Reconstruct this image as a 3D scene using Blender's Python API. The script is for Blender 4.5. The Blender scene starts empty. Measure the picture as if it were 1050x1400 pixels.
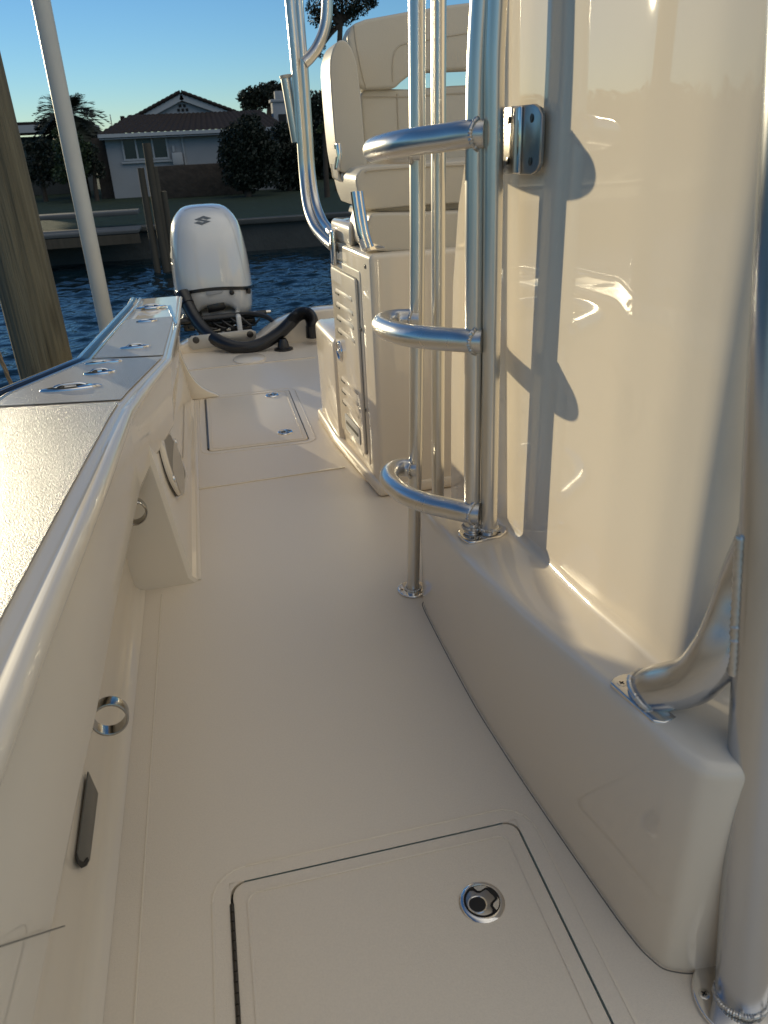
import bpy, bmesh, math, random
from mathutils import Vector, Matrix
from mathutils.bvhtree import BVHTree
random.seed(7)
R = math.radians
sc = bpy.context.scene
COL = sc.collection

# ------------------------------------------------------------------ camera frame (boat axes: x to port, y aft, z up; sole is z = 0)
FPX, CX, CY = 1033.0, 525.0, 700.0
def _n(v): return v.normalized()
_a = _n(Vector((260-CX, 205-CY, FPX))); _d = _n(Vector((627-CX, 2800-CY, FPX)))
_Z = -_d; _Y = _n(_a-_a.dot(_Z)*_Z); _X = _Y.cross(_Z)
RM = Matrix((_X, _Y, _Z))
CAM = Vector((0, 0, 1.2))
def ray(px, py): return RM @ Vector(((px-CX)/FPX, (py-CY)/FPX, 1.0))
def hit(px, py, p0, nrm):                       # point of the photo ray on a real plane of the boat
    d = ray(px, py); nrm = Vector(nrm)
    return CAM+d*((Vector(p0)-CAM).dot(nrm)/d.dot(nrm))
def at_x(px, py, x): return hit(px, py, (x, 0, 0), (1, 0, 0))
def at_y(px, py, y): return hit(px, py, (0, y, 0), (0, 1, 0))
def at_z(px, py, z=0): return hit(px, py, (0, 0, z), (0, 0, 1))
def sheer(y): return .71-.042*y
def at_s(px, py, dz=0): return hit(px, py, (0, 0, .71+dz), (0, .042, 1))

cd = bpy.data.cameras.new('camera'); cam = bpy.data.objects.new('camera', cd); COL.objects.link(cam)
r_, d_, f_ = RM.col[0], RM.col[1], RM.col[2]
cam.matrix_world = Matrix(((r_[0], -d_[0], -f_[0], CAM[0]), (r_[1], -d_[1], -f_[1], CAM[1]), (r_[2], -d_[2], -f_[2], CAM[2]), (0, 0, 0, 1)))
cd.sensor_fit = 'VERTICAL'; cd.sensor_height = 36; cd.lens = FPX/1400*36
cd.clip_start = .02; cd.clip_end = 2000
cd.dof.use_dof = True; cd.dof.focus_distance = 2.3; cd.dof.aperture_fstop = 9
sc.camera = cam

# ------------------------------------------------------------------ materials
def node(nt, typ, **kw):
    n = nt.nodes.new(typ)
    for k, v in kw.items():
        if k in n.inputs: n.inputs[k].default_value = v
        else: setattr(n, k, v)
    return n
def mat(name, col, rough=.5, metal=0, coat=0, coat_r=.03, var=.06, vscale=3, bump=0, bscale=200, bdet=2, spec=.5, ior=None, stretch=None, rvar=0, rscale=8, col2=None):
    m = bpy.data.materials.new(name); m.use_nodes = True; nt = m.node_tree
    b = nt.nodes['Principled BSDF']; L = nt.links.new
    b.inputs['Roughness'].default_value = rough; b.inputs['Metallic'].default_value = metal
    b.inputs['Coat Weight'].default_value = coat; b.inputs['Coat Roughness'].default_value = coat_r
    b.inputs['Specular IOR Level'].default_value = spec
    if ior: b.inputs['IOR'].default_value = ior
    tc = node(nt, 'ShaderNodeTexCoord'); mp = node(nt, 'ShaderNodeMapping')
    if stretch: mp.inputs['Scale'].default_value = stretch
    L(tc.outputs['Object'], mp.inputs['Vector'])
    nz = node(nt, 'ShaderNodeTexNoise', Scale=vscale, Detail=6.0); L(mp.outputs[0], nz.inputs['Vector'])
    mx = node(nt, 'ShaderNodeMix', data_type='RGBA')
    c = Vector(col); c2 = Vector(col2) if col2 else c
    mx.inputs[6].default_value = (*[max(0, x*(1-var)) for x in c], 1); mx.inputs[7].default_value = (*[min(1, x*(1+var)) for x in c2], 1)
    L(nz.outputs['Fac'], mx.inputs[0]); L(mx.outputs[2], b.inputs['Base Color'])
    if rvar:
        n2 = node(nt, 'ShaderNodeTexNoise', Scale=rscale, Detail=5.0); L(mp.outputs[0], n2.inputs['Vector'])
        mr = node(nt, 'ShaderNodeMapRange'); mr.inputs[3].default_value = max(0, rough-rvar); mr.inputs[4].default_value = rough+rvar
        L(n2.outputs['Fac'], mr.inputs[0]); L(mr.outputs[0], b.inputs['Roughness'])
    if bump:
        n3 = node(nt, 'ShaderNodeTexNoise', Scale=bscale, Detail=bdet); L(mp.outputs[0], n3.inputs['Vector'])
        bp = node(nt, 'ShaderNodeBump', Strength=1.0, Distance=bump); L(n3.outputs['Fac'], bp.inputs['Height']); L(bp.outputs[0], b.inputs['Normal'])
    return m
M = {}
CREAM = (.81, .72, .585)
M['gel'] = mat('gelcoat', CREAM, .40, spec=.12, coat=.9, coat_r=.035, var=.02, vscale=1.2, bump=.0004, bscale=9, bdet=1)
M['gel_wall'] = mat('gelcoat_gloss', CREAM, .5, spec=0, coat=.9, coat_r=.02, var=.02, vscale=1.0, bump=.0003, bscale=5, bdet=1)
M['sole'] = mat('sole_gelcoat', (.78, .695, .575), .38, coat=.2, coat_r=.2, var=.07, vscale=260, bump=.0007, bscale=520, bdet=3, rvar=.06, rscale=3)
M['nonskid'] = mat('nonskid', (.50, .49, .465), .27, spec=.42, coat=0, coat_r=.2, var=.22, vscale=330, bump=.0019, bscale=430, bdet=2)
M['nonskid_aft'] = mat('nonskid_fine', (.52, .50, .47), .24, spec=.4, coat=0, coat_r=.2, var=.08, vscale=160, bump=.0016, bscale=300, bdet=2)
M['alu'] = mat('anodized_aluminium', (.74, .72, .68), .29, metal=1, var=.04, vscale=18, stretch=(1, 1, .05), bump=.00012, bscale=90, rvar=.05, rscale=25)
M['alu_leg'] = mat('brushed_aluminium', (.56, .57, .59), .23, metal=1, var=.07, vscale=22, stretch=(1, 1, .06), bump=.0002, bscale=110, rvar=.07, rscale=25)
M['weld'] = mat('weld', (.60, .59, .57), .36, metal=1, var=.25, vscale=120, bump=.0006, bscale=150)
M['chrome'] = mat('polished_stainless', (.78, .76, .73), .07, metal=1, var=.03)
M['steel'] = mat('stainless_plate', (.70, .68, .64), .22, metal=1, var=.1, vscale=30)
M['hoop'] = mat('dulled_stainless', (.36, .345, .32), .16, metal=1, var=.1, vscale=30)
M['pull'] = mat('satin_stainless', (.42, .40, .37), .30, metal=1, var=.08, vscale=60)
M['plate'] = mat('brushed_plate', (.55, .53, .49), .45, metal=.9, var=.12, vscale=30)
M['black'] = mat('black_rubber', (.010, .010, .011), .32, coat=.25, coat_r=.15, var=.2, vscale=20)
M['gap'] = mat('dark_gap', (.012, .011, .010), .7, var=.1)
M['screw'] = mat('screw_head', (.10, .095, .09), .35, metal=1, var=.3, vscale=200)
M['vinyl'] = mat('vinyl', (.61, .56, .465), .42, var=.03, vscale=3, bump=.0006, bscale=260, bdet=3)
M['vinyl_edge'] = mat('vinyl_welt', (.54, .48, .38), .5, var=.04)
M['pad'] = mat('brown_pad', (.20, .155, .09), .6, var=.1)
M['paint'] = mat('engine_paint', (.72, .71, .68), .22, coat=1, coat_r=.03, var=.02)
M['decal'] = mat('grey_decal', (.10, .12, .14), .4, var=.05)
M['decal2'] = mat('silver_decal', (.45, .45, .45), .35, var=.05)
M['backing'] = mat('grille_cloth', (.26, .235, .20), .6, var=.05)  # backing behind the speaker slats, darker than the grille
M['seam'] = mat('panel_seam', (.60, .595, .57), .4, var=.03)
M['grille'] = mat('speaker_grille', (.56, .50, .42), .45, var=.05)
M['slot'] = mat('slot_grey', (.115, .11, .095), .4, var=.1)
M['pvc'] = mat('pvc', (.66, .62, .54), .4, var=.08, vscale=6, rvar=.1)
M['rope'] = mat('rope', (.22, .17, .11), .8, var=.3, vscale=60)
# weathered piling wood: vertical grain, dark checks, knots
def wood():
    m = mat('piling_wood', (.050, .046, .033), .9, var=.45, vscale=9, stretch=(7, 7, .25), bump=.02, bscale=10, bdet=8, col2=(.175, .16, .11))
    nt = m.node_tree; L = nt.links.new; b = nt.nodes['Principled BSDF']
    tc = node(nt, 'ShaderNodeTexCoord'); mp = node(nt, 'ShaderNodeMapping'); mp.inputs['Scale'].default_value = (1, 1, .28); L(tc.outputs['Object'], mp.inputs[0])
    vo = node(nt, 'ShaderNodeTexVoronoi', Scale=5.5, feature='F1'); L(mp.outputs[0], vo.inputs['Vector'])
    rp = node(nt, 'ShaderNodeValToRGB'); rp.color_ramp.elements[0].position = .03; rp.color_ramp.elements[0].color = (.25, .22, .18, 1); rp.color_ramp.elements[1].position = .16; rp.color_ramp.elements[1].color = (1, 1, 1, 1)
    L(vo.outputs['Distance'], rp.inputs[0])
    mu = node(nt, 'ShaderNodeMix', data_type='RGBA', blend_type='MULTIPLY'); mu.inputs[0].default_value = 1
    src = b.inputs['Base Color'].links[0].from_socket
    L(src, mu.inputs[6]); L(rp.outputs[0], mu.inputs[7]); L(mu.outputs[2], b.inputs['Base Color'])
    return m
M['wood'] = wood()
M['dockwood'] = mat('dock_wood', (.085, .07, .05), .9, var=.35, vscale=5, stretch=(3, 3, .4))
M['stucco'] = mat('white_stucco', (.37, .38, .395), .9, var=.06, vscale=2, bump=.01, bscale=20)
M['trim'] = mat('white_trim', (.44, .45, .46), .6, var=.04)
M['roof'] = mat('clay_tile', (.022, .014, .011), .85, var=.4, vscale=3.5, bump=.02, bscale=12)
M['glass'] = mat('window_glass', (.012, .022, .022), .25, var=.1)
M['curtain'] = mat('window_shade', (.05, .075, .07), .35, var=.3, vscale=2)
M['darkframe'] = mat('window_frame', (.45, .45, .45), .5, var=.05)
M['stone'] = mat('field_stone', (.060, .046, .036), .9, var=.55, vscale=3.2, bump=.05, bscale=4)
M['concrete'] = mat('concrete', (.085, .09, .09), .85, var=.18, vscale=2.5, bump=.01, bscale=14)
M['seawall'] = mat('seawall_concrete', (.06, .062, .058), .9, var=.35, vscale=1.2, bump=.02, bscale=6)
M['grass'] = mat('lawn', (.016, .032, .012), .9, var=.45, vscale=1.2, bump=.03, bscale=40)
M['bark'] = mat('bark', (.07, .052, .038), .95, var=.4, vscale=6)
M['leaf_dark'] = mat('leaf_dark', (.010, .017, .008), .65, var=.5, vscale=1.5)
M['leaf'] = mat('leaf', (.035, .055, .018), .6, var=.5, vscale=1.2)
M['leaf_lit'] = mat('leaf_sunlit', (.075, .090, .025), .6, var=.4, vscale=1.5)  # lighter copy of leaf, sunlit tone put into the colour
def water():
    m = bpy.data.materials.new('canal_water'); m.use_nodes = True; nt = m.node_tree; L = nt.links.new
    b = nt.nodes['Principled BSDF']; b.inputs['Base Color'].default_value = (.005, .017, .025, 1); b.inputs['Roughness'].default_value = .045; b.inputs['IOR'].default_value = 1.33
    tc = node(nt, 'ShaderNodeTexCoord')
    def lay(scale, sx, sy, rot, det, dist=0):
        mp = node(nt, 'ShaderNodeMapping'); mp.inputs['Scale'].default_value = (sx, sy, 1); mp.inputs['Rotation'].default_value = (0, 0, rot)
        L(tc.outputs['Object'], mp.inputs[0]); n = node(nt, 'ShaderNodeTexNoise', Scale=scale, Detail=det, Distortion=dist); L(mp.outputs[0], n.inputs['Vector']); return n.outputs['Fac']
    def mul(s, k):
        q = node(nt, 'ShaderNodeMath', operation='MULTIPLY'); L(s, q.inputs[0]); q.inputs[1].default_value = k; return q.outputs[0]
    def add(s, t):
        q = node(nt, 'ShaderNodeMath', operation='ADD'); L(s, q.inputs[0]); L(t, q.inputs[1]); return q.outputs[0]
    h = add(add(mul(lay(1.1, .7, 1.2, .35, 2, .4), .03), mul(lay(3.2, .75, 1.25, -.25, 3, .6), .02)), mul(lay(9, .8, 1.2, .6, 2), .008))
    bp = node(nt, 'ShaderNodeBump', Strength=1.0, Distance=1.0); L(h, bp.inputs['Height']); L(bp.outputs[0], b.inputs['Normal'])
    return m
M['water'] = water()

# ------------------------------------------------------------------ mesh helpers
def finish(name, bm, m, parent=None, smooth=True, ang=40):
    bmesh.ops.remove_doubles(bm, verts=bm.verts, dist=1e-6)
    bmesh.ops.recalc_face_normals(bm, faces=bm.faces)
    off = Vector(); q = parent                     # shapes are drawn in boat axes, stored relative to their thing
    while q is not None: off += q.location; q = q.parent
    bmesh.ops.translate(bm, verts=bm.verts, vec=-off)
    me = bpy.data.meshes.new(name); bm.to_mesh(me); bm.free()
    me.materials.append(M[m] if isinstance(m, str) else m)
    if smooth:
        me.polygons.foreach_set('use_smooth', [True]*len(me.polygons)); me.set_sharp_from_angle(angle=R(ang))
    o = bpy.data.objects.new(name, me); COL.objects.link(o)
    if parent is not None: o.parent = parent
    return o
def thing(name, label, cat, loc=(0, 0, 0), group=None):
    o = bpy.data.objects.new(name, None); COL.objects.link(o); o.location = loc; o.empty_display_size = .1
    o['label'] = label; o['category'] = cat
    if group: o['group'] = group
    return o
def tag(o, label, cat, group=None, kind=None):
    if label: o['label'] = label
    if cat: o['category'] = cat
    if group: o['group'] = group
    if kind: o['kind'] = kind
    return o
def part(o, label): o['label'] = label; return o
def bevel(bm, w, seg=3, ang=30):
    es = [e for e in bm.edges if len(e.link_faces) == 2 and e.calc_face_angle(0) > R(ang)]
    if es: bmesh.ops.bevel(bm, geom=es, offset=w, segments=seg, affect='EDGES', profile=.5, clamp_overlap=True)
def add_box(bm, c, s, rz=0, mtx=None):
    r = bmesh.ops.create_cube(bm, size=1); T = Matrix.Translation(Vector(c)) @ Matrix.Rotation(rz, 4, 'Z') @ Matrix.Diagonal((*s, 1))
    if mtx is not None: T = mtx @ T
    bmesh.ops.transform(bm, matrix=T, verts=r['verts']); return r['verts']
def prism(pts, vec, bm=None):                      # polygon (3D points) extruded along vec
    bm = bm or bmesh.new(); vec = Vector(vec)
    a = [bm.verts.new(Vector(p)) for p in pts]; b = [bm.verts.new(Vector(p)+vec) for p in pts]
    bm.faces.new(a); bm.faces.new(b[::-1]); n = len(a)
    for i in range(n): bm.faces.new((a[i], a[(i+1) % n], b[(i+1) % n], b[i]))
    bmesh.ops.recalc_face_normals(bm, faces=bm.faces)
    return bm
def loft(secs, bm=None, closed=False, caps=False):
    bm = bm or bmesh.new(); rows = [[bm.verts.new(Vector(p)) for p in s] for s in secs]
    for i in range(len(rows)-1):
        n = len(rows[i])
        for j in range(n if closed else n-1):
            k = (j+1) % n
            try: bm.faces.new((rows[i][j], rows[i][k], rows[i+1][k], rows[i+1][j]))
            except ValueError: pass
    if caps:
        bm.faces.new(rows[0][::-1]); bm.faces.new(rows[-1])
    return bm
def spline(pts, n=8, closed=False):
    P = [Vector(p) for p in pts]; out = []; m = len(P)
    rng = range(m if closed else m-1)
    for i in rng:
        p1, p2 = P[i], P[(i+1) % m]
        p0 = P[i-1] if (i > 0 or closed) else p1*2-p2
        p3 = P[(i+2) % m] if (i+2 < m or closed) else p2*2-p1
        for k in range(n):
            t = k/n
            out.append(.5*((2*p1)+(p2-p0)*t+(2*p0-5*p1+4*p2-p3)*t*t+(3*p1-p0-3*p2+p3)*t**3))
    if not closed: out.append(P[-1])
    return out
def tube(pts, r, seg=20, bm=None, caps=True, closed=False):
    bm = bm or bmesh.new(); pts = [Vector(p) for p in pts]; n = len(pts); rings = []
    t = (pts[1]-pts[0]).normalized(); u = t.orthogonal().normalized()
    for i, p in enumerate(pts):
        if closed: t = (pts[(i+1) % n]-pts[i-1]).normalized()
        else: t = (pts[min(i+1, n-1)]-pts[max(i-1, 0)]).normalized()
        u = (u-u.dot(t)*t).normalized(); w = t.cross(u); rr = r[i] if isinstance(r, (list, tuple)) else r
        rings.append([bm.verts.new(p+(u*math.cos(2*math.pi*k/seg)+w*math.sin(2*math.pi*k/seg))*rr) for k in range(seg)])
    for i in range(n if closed else n-1):
        A, B = rings[i], rings[(i+1) % n]
        for k in range(seg):
            bm.faces.new((A[k], A[(k+1) % seg], B[(k+1) % seg], B[k]))
    if caps and not closed: bm.faces.new(rings[0][::-1]); bm.faces.new(rings[-1])
    return bm
def frame(nrm, up=(0, 0, 1)):
    w = Vector(nrm).normalized(); u = Vector(up).cross(w)
    if u.length < 1e-4: u = Vector((1, 0, 0)).cross(w)
    u.normalize(); return u, w.cross(u), w
def lathe(c, nrm, prof, seg=32, bm=None, sx=1, sy=1, up=(0, 0, 1)):   # prof: (radius, height along nrm)
    bm = bm or bmesh.new(); u, v, w = frame(nrm, up); c = Vector(c)
    secs = []
    for r, h in prof:
        secs.append([c+w*h+(u*math.cos(2*math.pi*k/seg)*sx+v*math.sin(2*math.pi*k/seg)*sy)*max(r, 1e-5) for k in range(seg)])
    loft(secs, bm, closed=True)
    return bm
def weld(c, nrm, r, br=.005, n=40, bm=None, bend=0):            # a ring of weld beads round a joint
    bm = bm or bmesh.new(); u, v, w = frame(nrm); c = Vector(c); pts = []; rs = []
    for k in range(n*2):
        a = math.pi*k/n; pts.append(c+(u*math.cos(a)+v*math.sin(a))*(r+random.uniform(-.0004, .0004))+w*(bend*math.cos(2*a)))
        rs.append(br*(1.0 if k % 2 else .74)*random.uniform(.92, 1.08))
    return tube(pts, rs, 8, bm, closed=True)
def rrect(x0, y0, x1, y1, r, n=5):
    out = []
    for cx, cy, a0 in ((x1-r, y1-r, 0), (x0+r, y1-r, 90), (x0+r, y0+r, 180), (x1-r, y0+r, 270)):
        for k in range(n+1):
            a = R(a0+90*k/n); out.append((cx+r*math.cos(a), cy+r*math.sin(a)))
    return out
def lerp(tab, t):
    if t <= tab[0][0]: return tab[0][1]
    for (a, va), (b, vb) in zip(tab, tab[1:]):
        if t <= b: return va+(vb-va)*(t-a)/(b-a)
    return tab[-1][1]

# ================================================================== SETTING
WZ, GZ, SWY = -1.36, -.6, 22.0
def sheet(name, x0, x1, y0, y1, z, m, nx=1, ny=1):
    bm = bmesh.new(); bmesh.ops.create_grid(bm, x_segments=nx, y_segments=ny, size=.5)
    bmesh.ops.transform(bm, matrix=Matrix.Translation(((x0+x1)/2, (y0+y1)/2, z)) @ Matrix.Diagonal((x1-x0, y1-y0, 1, 1)), verts=bm.verts)
    o = finish(name, bm, m, None, False); o['kind'] = 'structure'; return o
import numpy as np
def make_water():
    rs = np.random.RandomState(5); X0, X1, Y0, Y1, st = -20.0, 10.0, 1.5, SWY+.2, .06
    nx, ny = int((X1-X0)/st)+1, int((Y1-Y0)/st)+1
    gx, gy = np.meshgrid(np.linspace(X0, X1, nx), np.linspace(Y0, Y1, ny)); h = np.zeros_like(gx)
    for i in range(70):
        lam = .20*(5.0**rs.rand()); k = 2*math.pi/lam; th = R(-70)+rs.randn()*.75; sl = .027*(lam/1.0)**-.12
        h += sl/k*np.sin(k*(gx*math.cos(th)+gy*math.sin(th))+rs.rand()*6.283)
    edge = np.minimum(np.minimum(gx-X0, X1-gx), np.minimum(gy-Y0, Y1-gy)); h *= np.clip(edge/1.0, 0, 1)
    co = np.stack([gx, gy, h+WZ], -1).reshape(-1, 3)
    idx = np.arange(nx*ny).reshape(ny, nx); q = np.stack([idx[:-1, :-1], idx[:-1, 1:], idx[1:, 1:], idx[1:, :-1]], -1).reshape(-1, 4)
    far_ = np.array([(x, y, WZ) for x, y in ((-600, -600), (600, -600), (600, Y0), (-600, Y0), (X0, Y0), (X0, Y1), (-600, Y1), (X1, Y0), (600, Y1), (X1, Y1))])
    b0 = len(co); co = np.concatenate([co, far_]); q = np.concatenate([q, b0+np.array([[0, 1, 2, 3], [3, 4, 5, 6], [7, 2, 8, 9]])])
    me = bpy.data.meshes.new('water'); me.vertices.add(len(co)); me.vertices.foreach_set('co', co.astype(np.float32).ravel())
    me.loops.add(len(q)*4); me.loops.foreach_set('vertex_index', q.astype(np.int32).ravel()); me.polygons.add(len(q)); me.polygons.foreach_set('loop_start', np.arange(0, len(q)*4, 4, dtype=np.int32))
    me.polygons.foreach_set('use_smooth', np.ones(len(q), dtype=bool)); me.update(calc_edges=True); me.validate()
    me.materials.append(M['water']); o = bpy.data.objects.new('water', me); COL.objects.link(o); o['kind'] = 'structure'
make_water()
sheet('lawn', -600, 600, SWY+.35, 900, GZ, 'grass')

# ================================================================== BOAT HULL
hull = thing('boat', 'cream fibreglass boat with wide side deck, sole hatches and low transom', 'boat', (1.1, 1.5, 0))
NED = [(-2.0, -.365), (-.5, -.345)]+[(p.y, p.x) for p in (at_s(0, 860), at_s(106, 658), at_s(160, 557), at_s(177, 537), at_s(224, 489), at_s(238, 436))]+[(4.05, at_s(238, 436).x)]
OUT = [(-2.0, -1.0), (-.5, -.95), (.8, -.84), (1.5, -.74)]+[(p.y, p.x) for p in (at_s(0, 541), at_s(112, 494), at_s(180, 419))]+[(4.05, at_s(180, 419).x)]
LIPX = [(-2, .055), (1, .048), (1.3, .034), (2.16, .008), (2.5, -.008), (4.05, -.035)]
LIPZ = [(-2, .43), (1.0, .42), (1.3, .41), (2.16, .39), (4.05, .27)]
FW = [(-2, .060), (.86, .056), (1.4, .050), (2.0, .036), (2.4, .024), (4.05, .020)]
def ned(y): return lerp(NED, y)
def out(y): return lerp(OUT, y)
def facex(y): return ned(y)+lerp(FW, y)
ys = sorted(set([-2, -1.2, -.5]+[round(.0+.1*i, 3) for i in range(41)]+[4.05]+[y for y, _ in NED+OUT if -2 <= y <= 4.05]))
# gunwale cap with bullnose and coaming face
secs = []
for y in ys:
    z = sheer(y); xo, xn, xf, zl = out(y), ned(y), facex(y), lerp(LIPZ, y)
    w = xf-xn; s = [(xo, y, z-.06), (xo, y, z-.012), (xo+.012, y, z), (xn-.002, y, z), (xn+.004, y, z-.001)]
    rr = min(.020, w*.42); cxr = xf-rr                       # flat cap strip, a shallow cove, then the rolled bead
    s += [(xn+(cxr-xn)*.45, y, z-.004), (cxr-rr*.75, y, z-.0045)]
    for k in range(9):
        a = R(115-23*k); s.append((cxr+rr*math.cos(a), y, z-.003-rr+rr*math.sin(a)))
    s += [(xf-rr*1.1, y, z-.006-2.2*rr), (xf-rr*.9, y, z-.02-2.4*rr)]
    xl = xn+lerp(LIPX, y); s += [(xl+.002, y, zl+.014), (xl-.001, y, zl+.004), (xl-.008, y, zl), (xl-.05, y, zl)]
    secs.append(s)
bm = loft(secs); gun = finish('gunwale', bm, 'gel', hull, ang=50)
bm = bmesh.new()                                  # aft end face of the gunwale
s = secs[-1]; bm.faces.new([bm.verts.new(Vector(p)+Vector((0, .001, 0))) for p in s]); finish('gunwale_end', bm, 'gel', hull, False)
# inner liner below the lip
secs = []
for y in ys:
    zl = lerp(LIPZ, y); xt = min(-.362, ned(y)+lerp(LIPX, y)-.045)
    secs.append([(xt, y, zl+.002), (xt+.002, y, zl-.05), (-.350, y, .08), (-.346, y, .03)]+[(-.346+.03*(1-math.cos(R(a))), y, .03-.03*math.sin(R(a))+.001) for a in (30, 60, 90)])
finish('liner', loft(secs), 'gel_wall', hull, ang=60)
# nonskid pads on the side deck
def seam(y0l, y0r):                               # helper: deck line across at two y (outer, inner)
    return y0l, y0r
L1o, L1i = at_s(0, 563), at_s(172, 549); L2o, L2i = at_s(130, 497), at_s(225, 488)
def pad(name, a0, a1, b0, b1, m, n=14):           # from line a (outer y, inner y) to line b
    bm = bmesh.new(); rows = []
    for i in range(n+1):
        t = i/n; yo = a0+(b0-a0)*t; yi = a1+(b1-a1)*t; row = []
        for j in range(7):
            f = j/6; y = yo+(yi-yo)*f; xo = out(y)+.035; xi = ned(y)-.004
            row.append(Vector((xo+(xi-xo)*f, y, sheer(y)+.0035)))
        rows.append(row)
    for r in rows: pass
    loft(rows, bm)
    bm2 = bmesh.ops.extrude_face_region(bm, geom=bm.faces[:])
    for v in [g for g in bm2['geom'] if isinstance(g, bmesh.types.BMVert)]: v.co.z += .0015
    return finish(name, bm, m, hull, False)
slope = (L1o.y-L1i.y)/abs(L1o.x-L1i.x)
pad('nonskid_pad', -2, -2, L1i.y+.06, L1i.y-.012, 'nonskid', 30)
pad('nonskid_pad', L1i.y+.085, L1i.y+.012, L2i.y+.05, L2i.y-.012, 'nonskid_aft')
pad('nonskid_pad', L2i.y+.075, L2i.y+.012, 3.36, 3.34, 'nonskid_aft')
# rub rail
secs = []; bm = bmesh.new()
rail = [(out(y)-.006, y, sheer(y)-.010) for y in ys]
rb = tube(rail, .021, 12); finish('rub_rail', rb, 'black', hull)
st = tube([(x-.006, y, z+.015) for x, y, z in rail], .009, 10); finish('rub_rail_strip', st, 'steel', hull)
st = tube([(x+.030, y, z+.012) for x, y, z in rail], .006, 8); finish('rail_bead', st, 'alu', hull)
# hull side
secs = []
for y in ys+[4.6, 5.25]:
    xo = out(min(y, 4.05)); z = sheer(y) if y <= 4.05 else .10
    secs.append([(xo, y, z-.04), (xo+.02, y, 0 if z > .2 else -.1), (xo+.10, y, -.5), (xo+.4, y, -.85), (1.1, y, -1.05)])
finish('hull_side', loft(secs), 'gel', hull, ang=60)
# cockpit sole
bm = bmesh.new()
def rectf(bm, x0, x1, y0, y1, z):
    bm.faces.new([bm.verts.new(p) for p in ((x0, y0, z), (x1, y0, z), (x1, y1, z), (x0, y1, z))])
H1 = (-.1135, .4375, .30, .985); H2 = (-.106, .345, 3.215, 4.03)
xs = [-.40, H1[0], H1[1], 2.55]; yv = [-2.0, H1[2], H1[3], H2[2], H2[3], 5.12]
rectf(bm, -.4, 2.55, -2, H1[2], 0); rectf(bm, -.4, H1[0], H1[2], H1[3], 0); rectf(bm, H1[1], 2.55, H1[2], H1[3], 0)
rectf(bm, -.4, 2.55, H1[3], H2[2], 0); rectf(bm, -.4, H2[0], H2[2], H2[3], 0); rectf(bm, H2[1], 2.55, H2[2], H2[3], 0); rectf(bm, -.4, 2.55, H2[3], 5.2, 0)
finish('cockpit_sole', bm, 'sole', hull, False)
# raised aft sole panel edge, seams moulded in the sole
def strip(name, pts, w, h, m, parent, z=0):
    bm = bmesh.new(); P = [Vector((x, y, z)) for x, y in pts]
    for a, b in zip(P, P[1:]):
        d = (b-a).normalized(); nn = Vector((-d.y, d.x, 0))*w/2
        prism([a-nn, b-nn, b+nn, a+nn], (0, 0, h), bm)
    bevel(bm, min(w, h)*.4, 2)
    return finish(name, bm, m, parent)
strip('sole_seam', [(-.20, 2.815), (.44, 2.845)], .012, .004, 'gel', hull)
strip('sole_seam', [(-.20, 4.66), (.58, 4.66)], .016, .005, 'gel', hull)
strip('sole_seam', [(-.268, -.5), (-.268, 2.05)], .004, .0022, 'gel', hull)
def gutter(H, w, g=.008):
    o = [Vector((x, y, 0)) for x, y in rrect(H[0]-w, H[2]-w, H[1]+w, H[3]+w, .03+w)]
    return strip('hatch_gutter', [(p.x, p.y) for p in o+[o[0]]], .005, .0013, 'gel', hull)
gutter(H1, .032); gutter(H2, .03)
def hatch(H, label, insets, latches, hinge_black):
    bm = bmesh.new(); rectf(bm, H[0]-.004, H[1]+.004, H[2]-.004, H[3]+.004, -.02); finish('hatch_well', bm, 'gap', hull, False)
    g = .0042
    lid = prism([(x, y, -.018) for x, y in rrect(H[0]+g, H[2]+g, H[1]-g, H[3]-g, .026)], (0, 0, .021)); bevel(lid, .003, 3, 50)
    lid = part(finish('deck_hatch', lid, 'sole', hull), label)
    q = rrect(H[0]+insets, H[2]+insets, H[1]-insets, H[3]-insets, .02)
    strip('lid_border', q+[q[0]], .005, .0018, 'sole', lid, .003)
    # four corner webs of the sole behind the rounded lid corners
    for sx, sy in ((0, 3), (1, 3), (0, 2), (1, 2)):
        cx, cy = H[sx], H[sy]; ix = 1 if sx == 0 else -1; iy = 1 if sy == 2 else -1; r = .026
        pts = [(cx-ix*.001, cy-iy*.001, 0)]+[(cx+ix*(r-r*math.cos(R(a))), cy+iy*(r-r*math.sin(R(a))), 0) for a in (0, 22, 45, 68, 90)]
        finish('hatch_corner', prism(pts, (0, 0, -.01)), 'sole', hull, False)
    hx = H[0]+.003                                   # piano hinge along the outboard edge
    bm = bmesh.new(); y = H[2]+.03; k = 0
    while y < H[3]-.045:
        tube([(hx-.001, y, .001), (hx-.001, y+.0165, .001)], .0045 if not hinge_black else .006, 8, bm); y += .018
    finish('hinge', bm, 'black' if hinge_black else 'screw', lid)
    for (lx, ly, rr, aa) in latches:
        latch(lid, lx, ly, rr, aa)
    return lid
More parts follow.
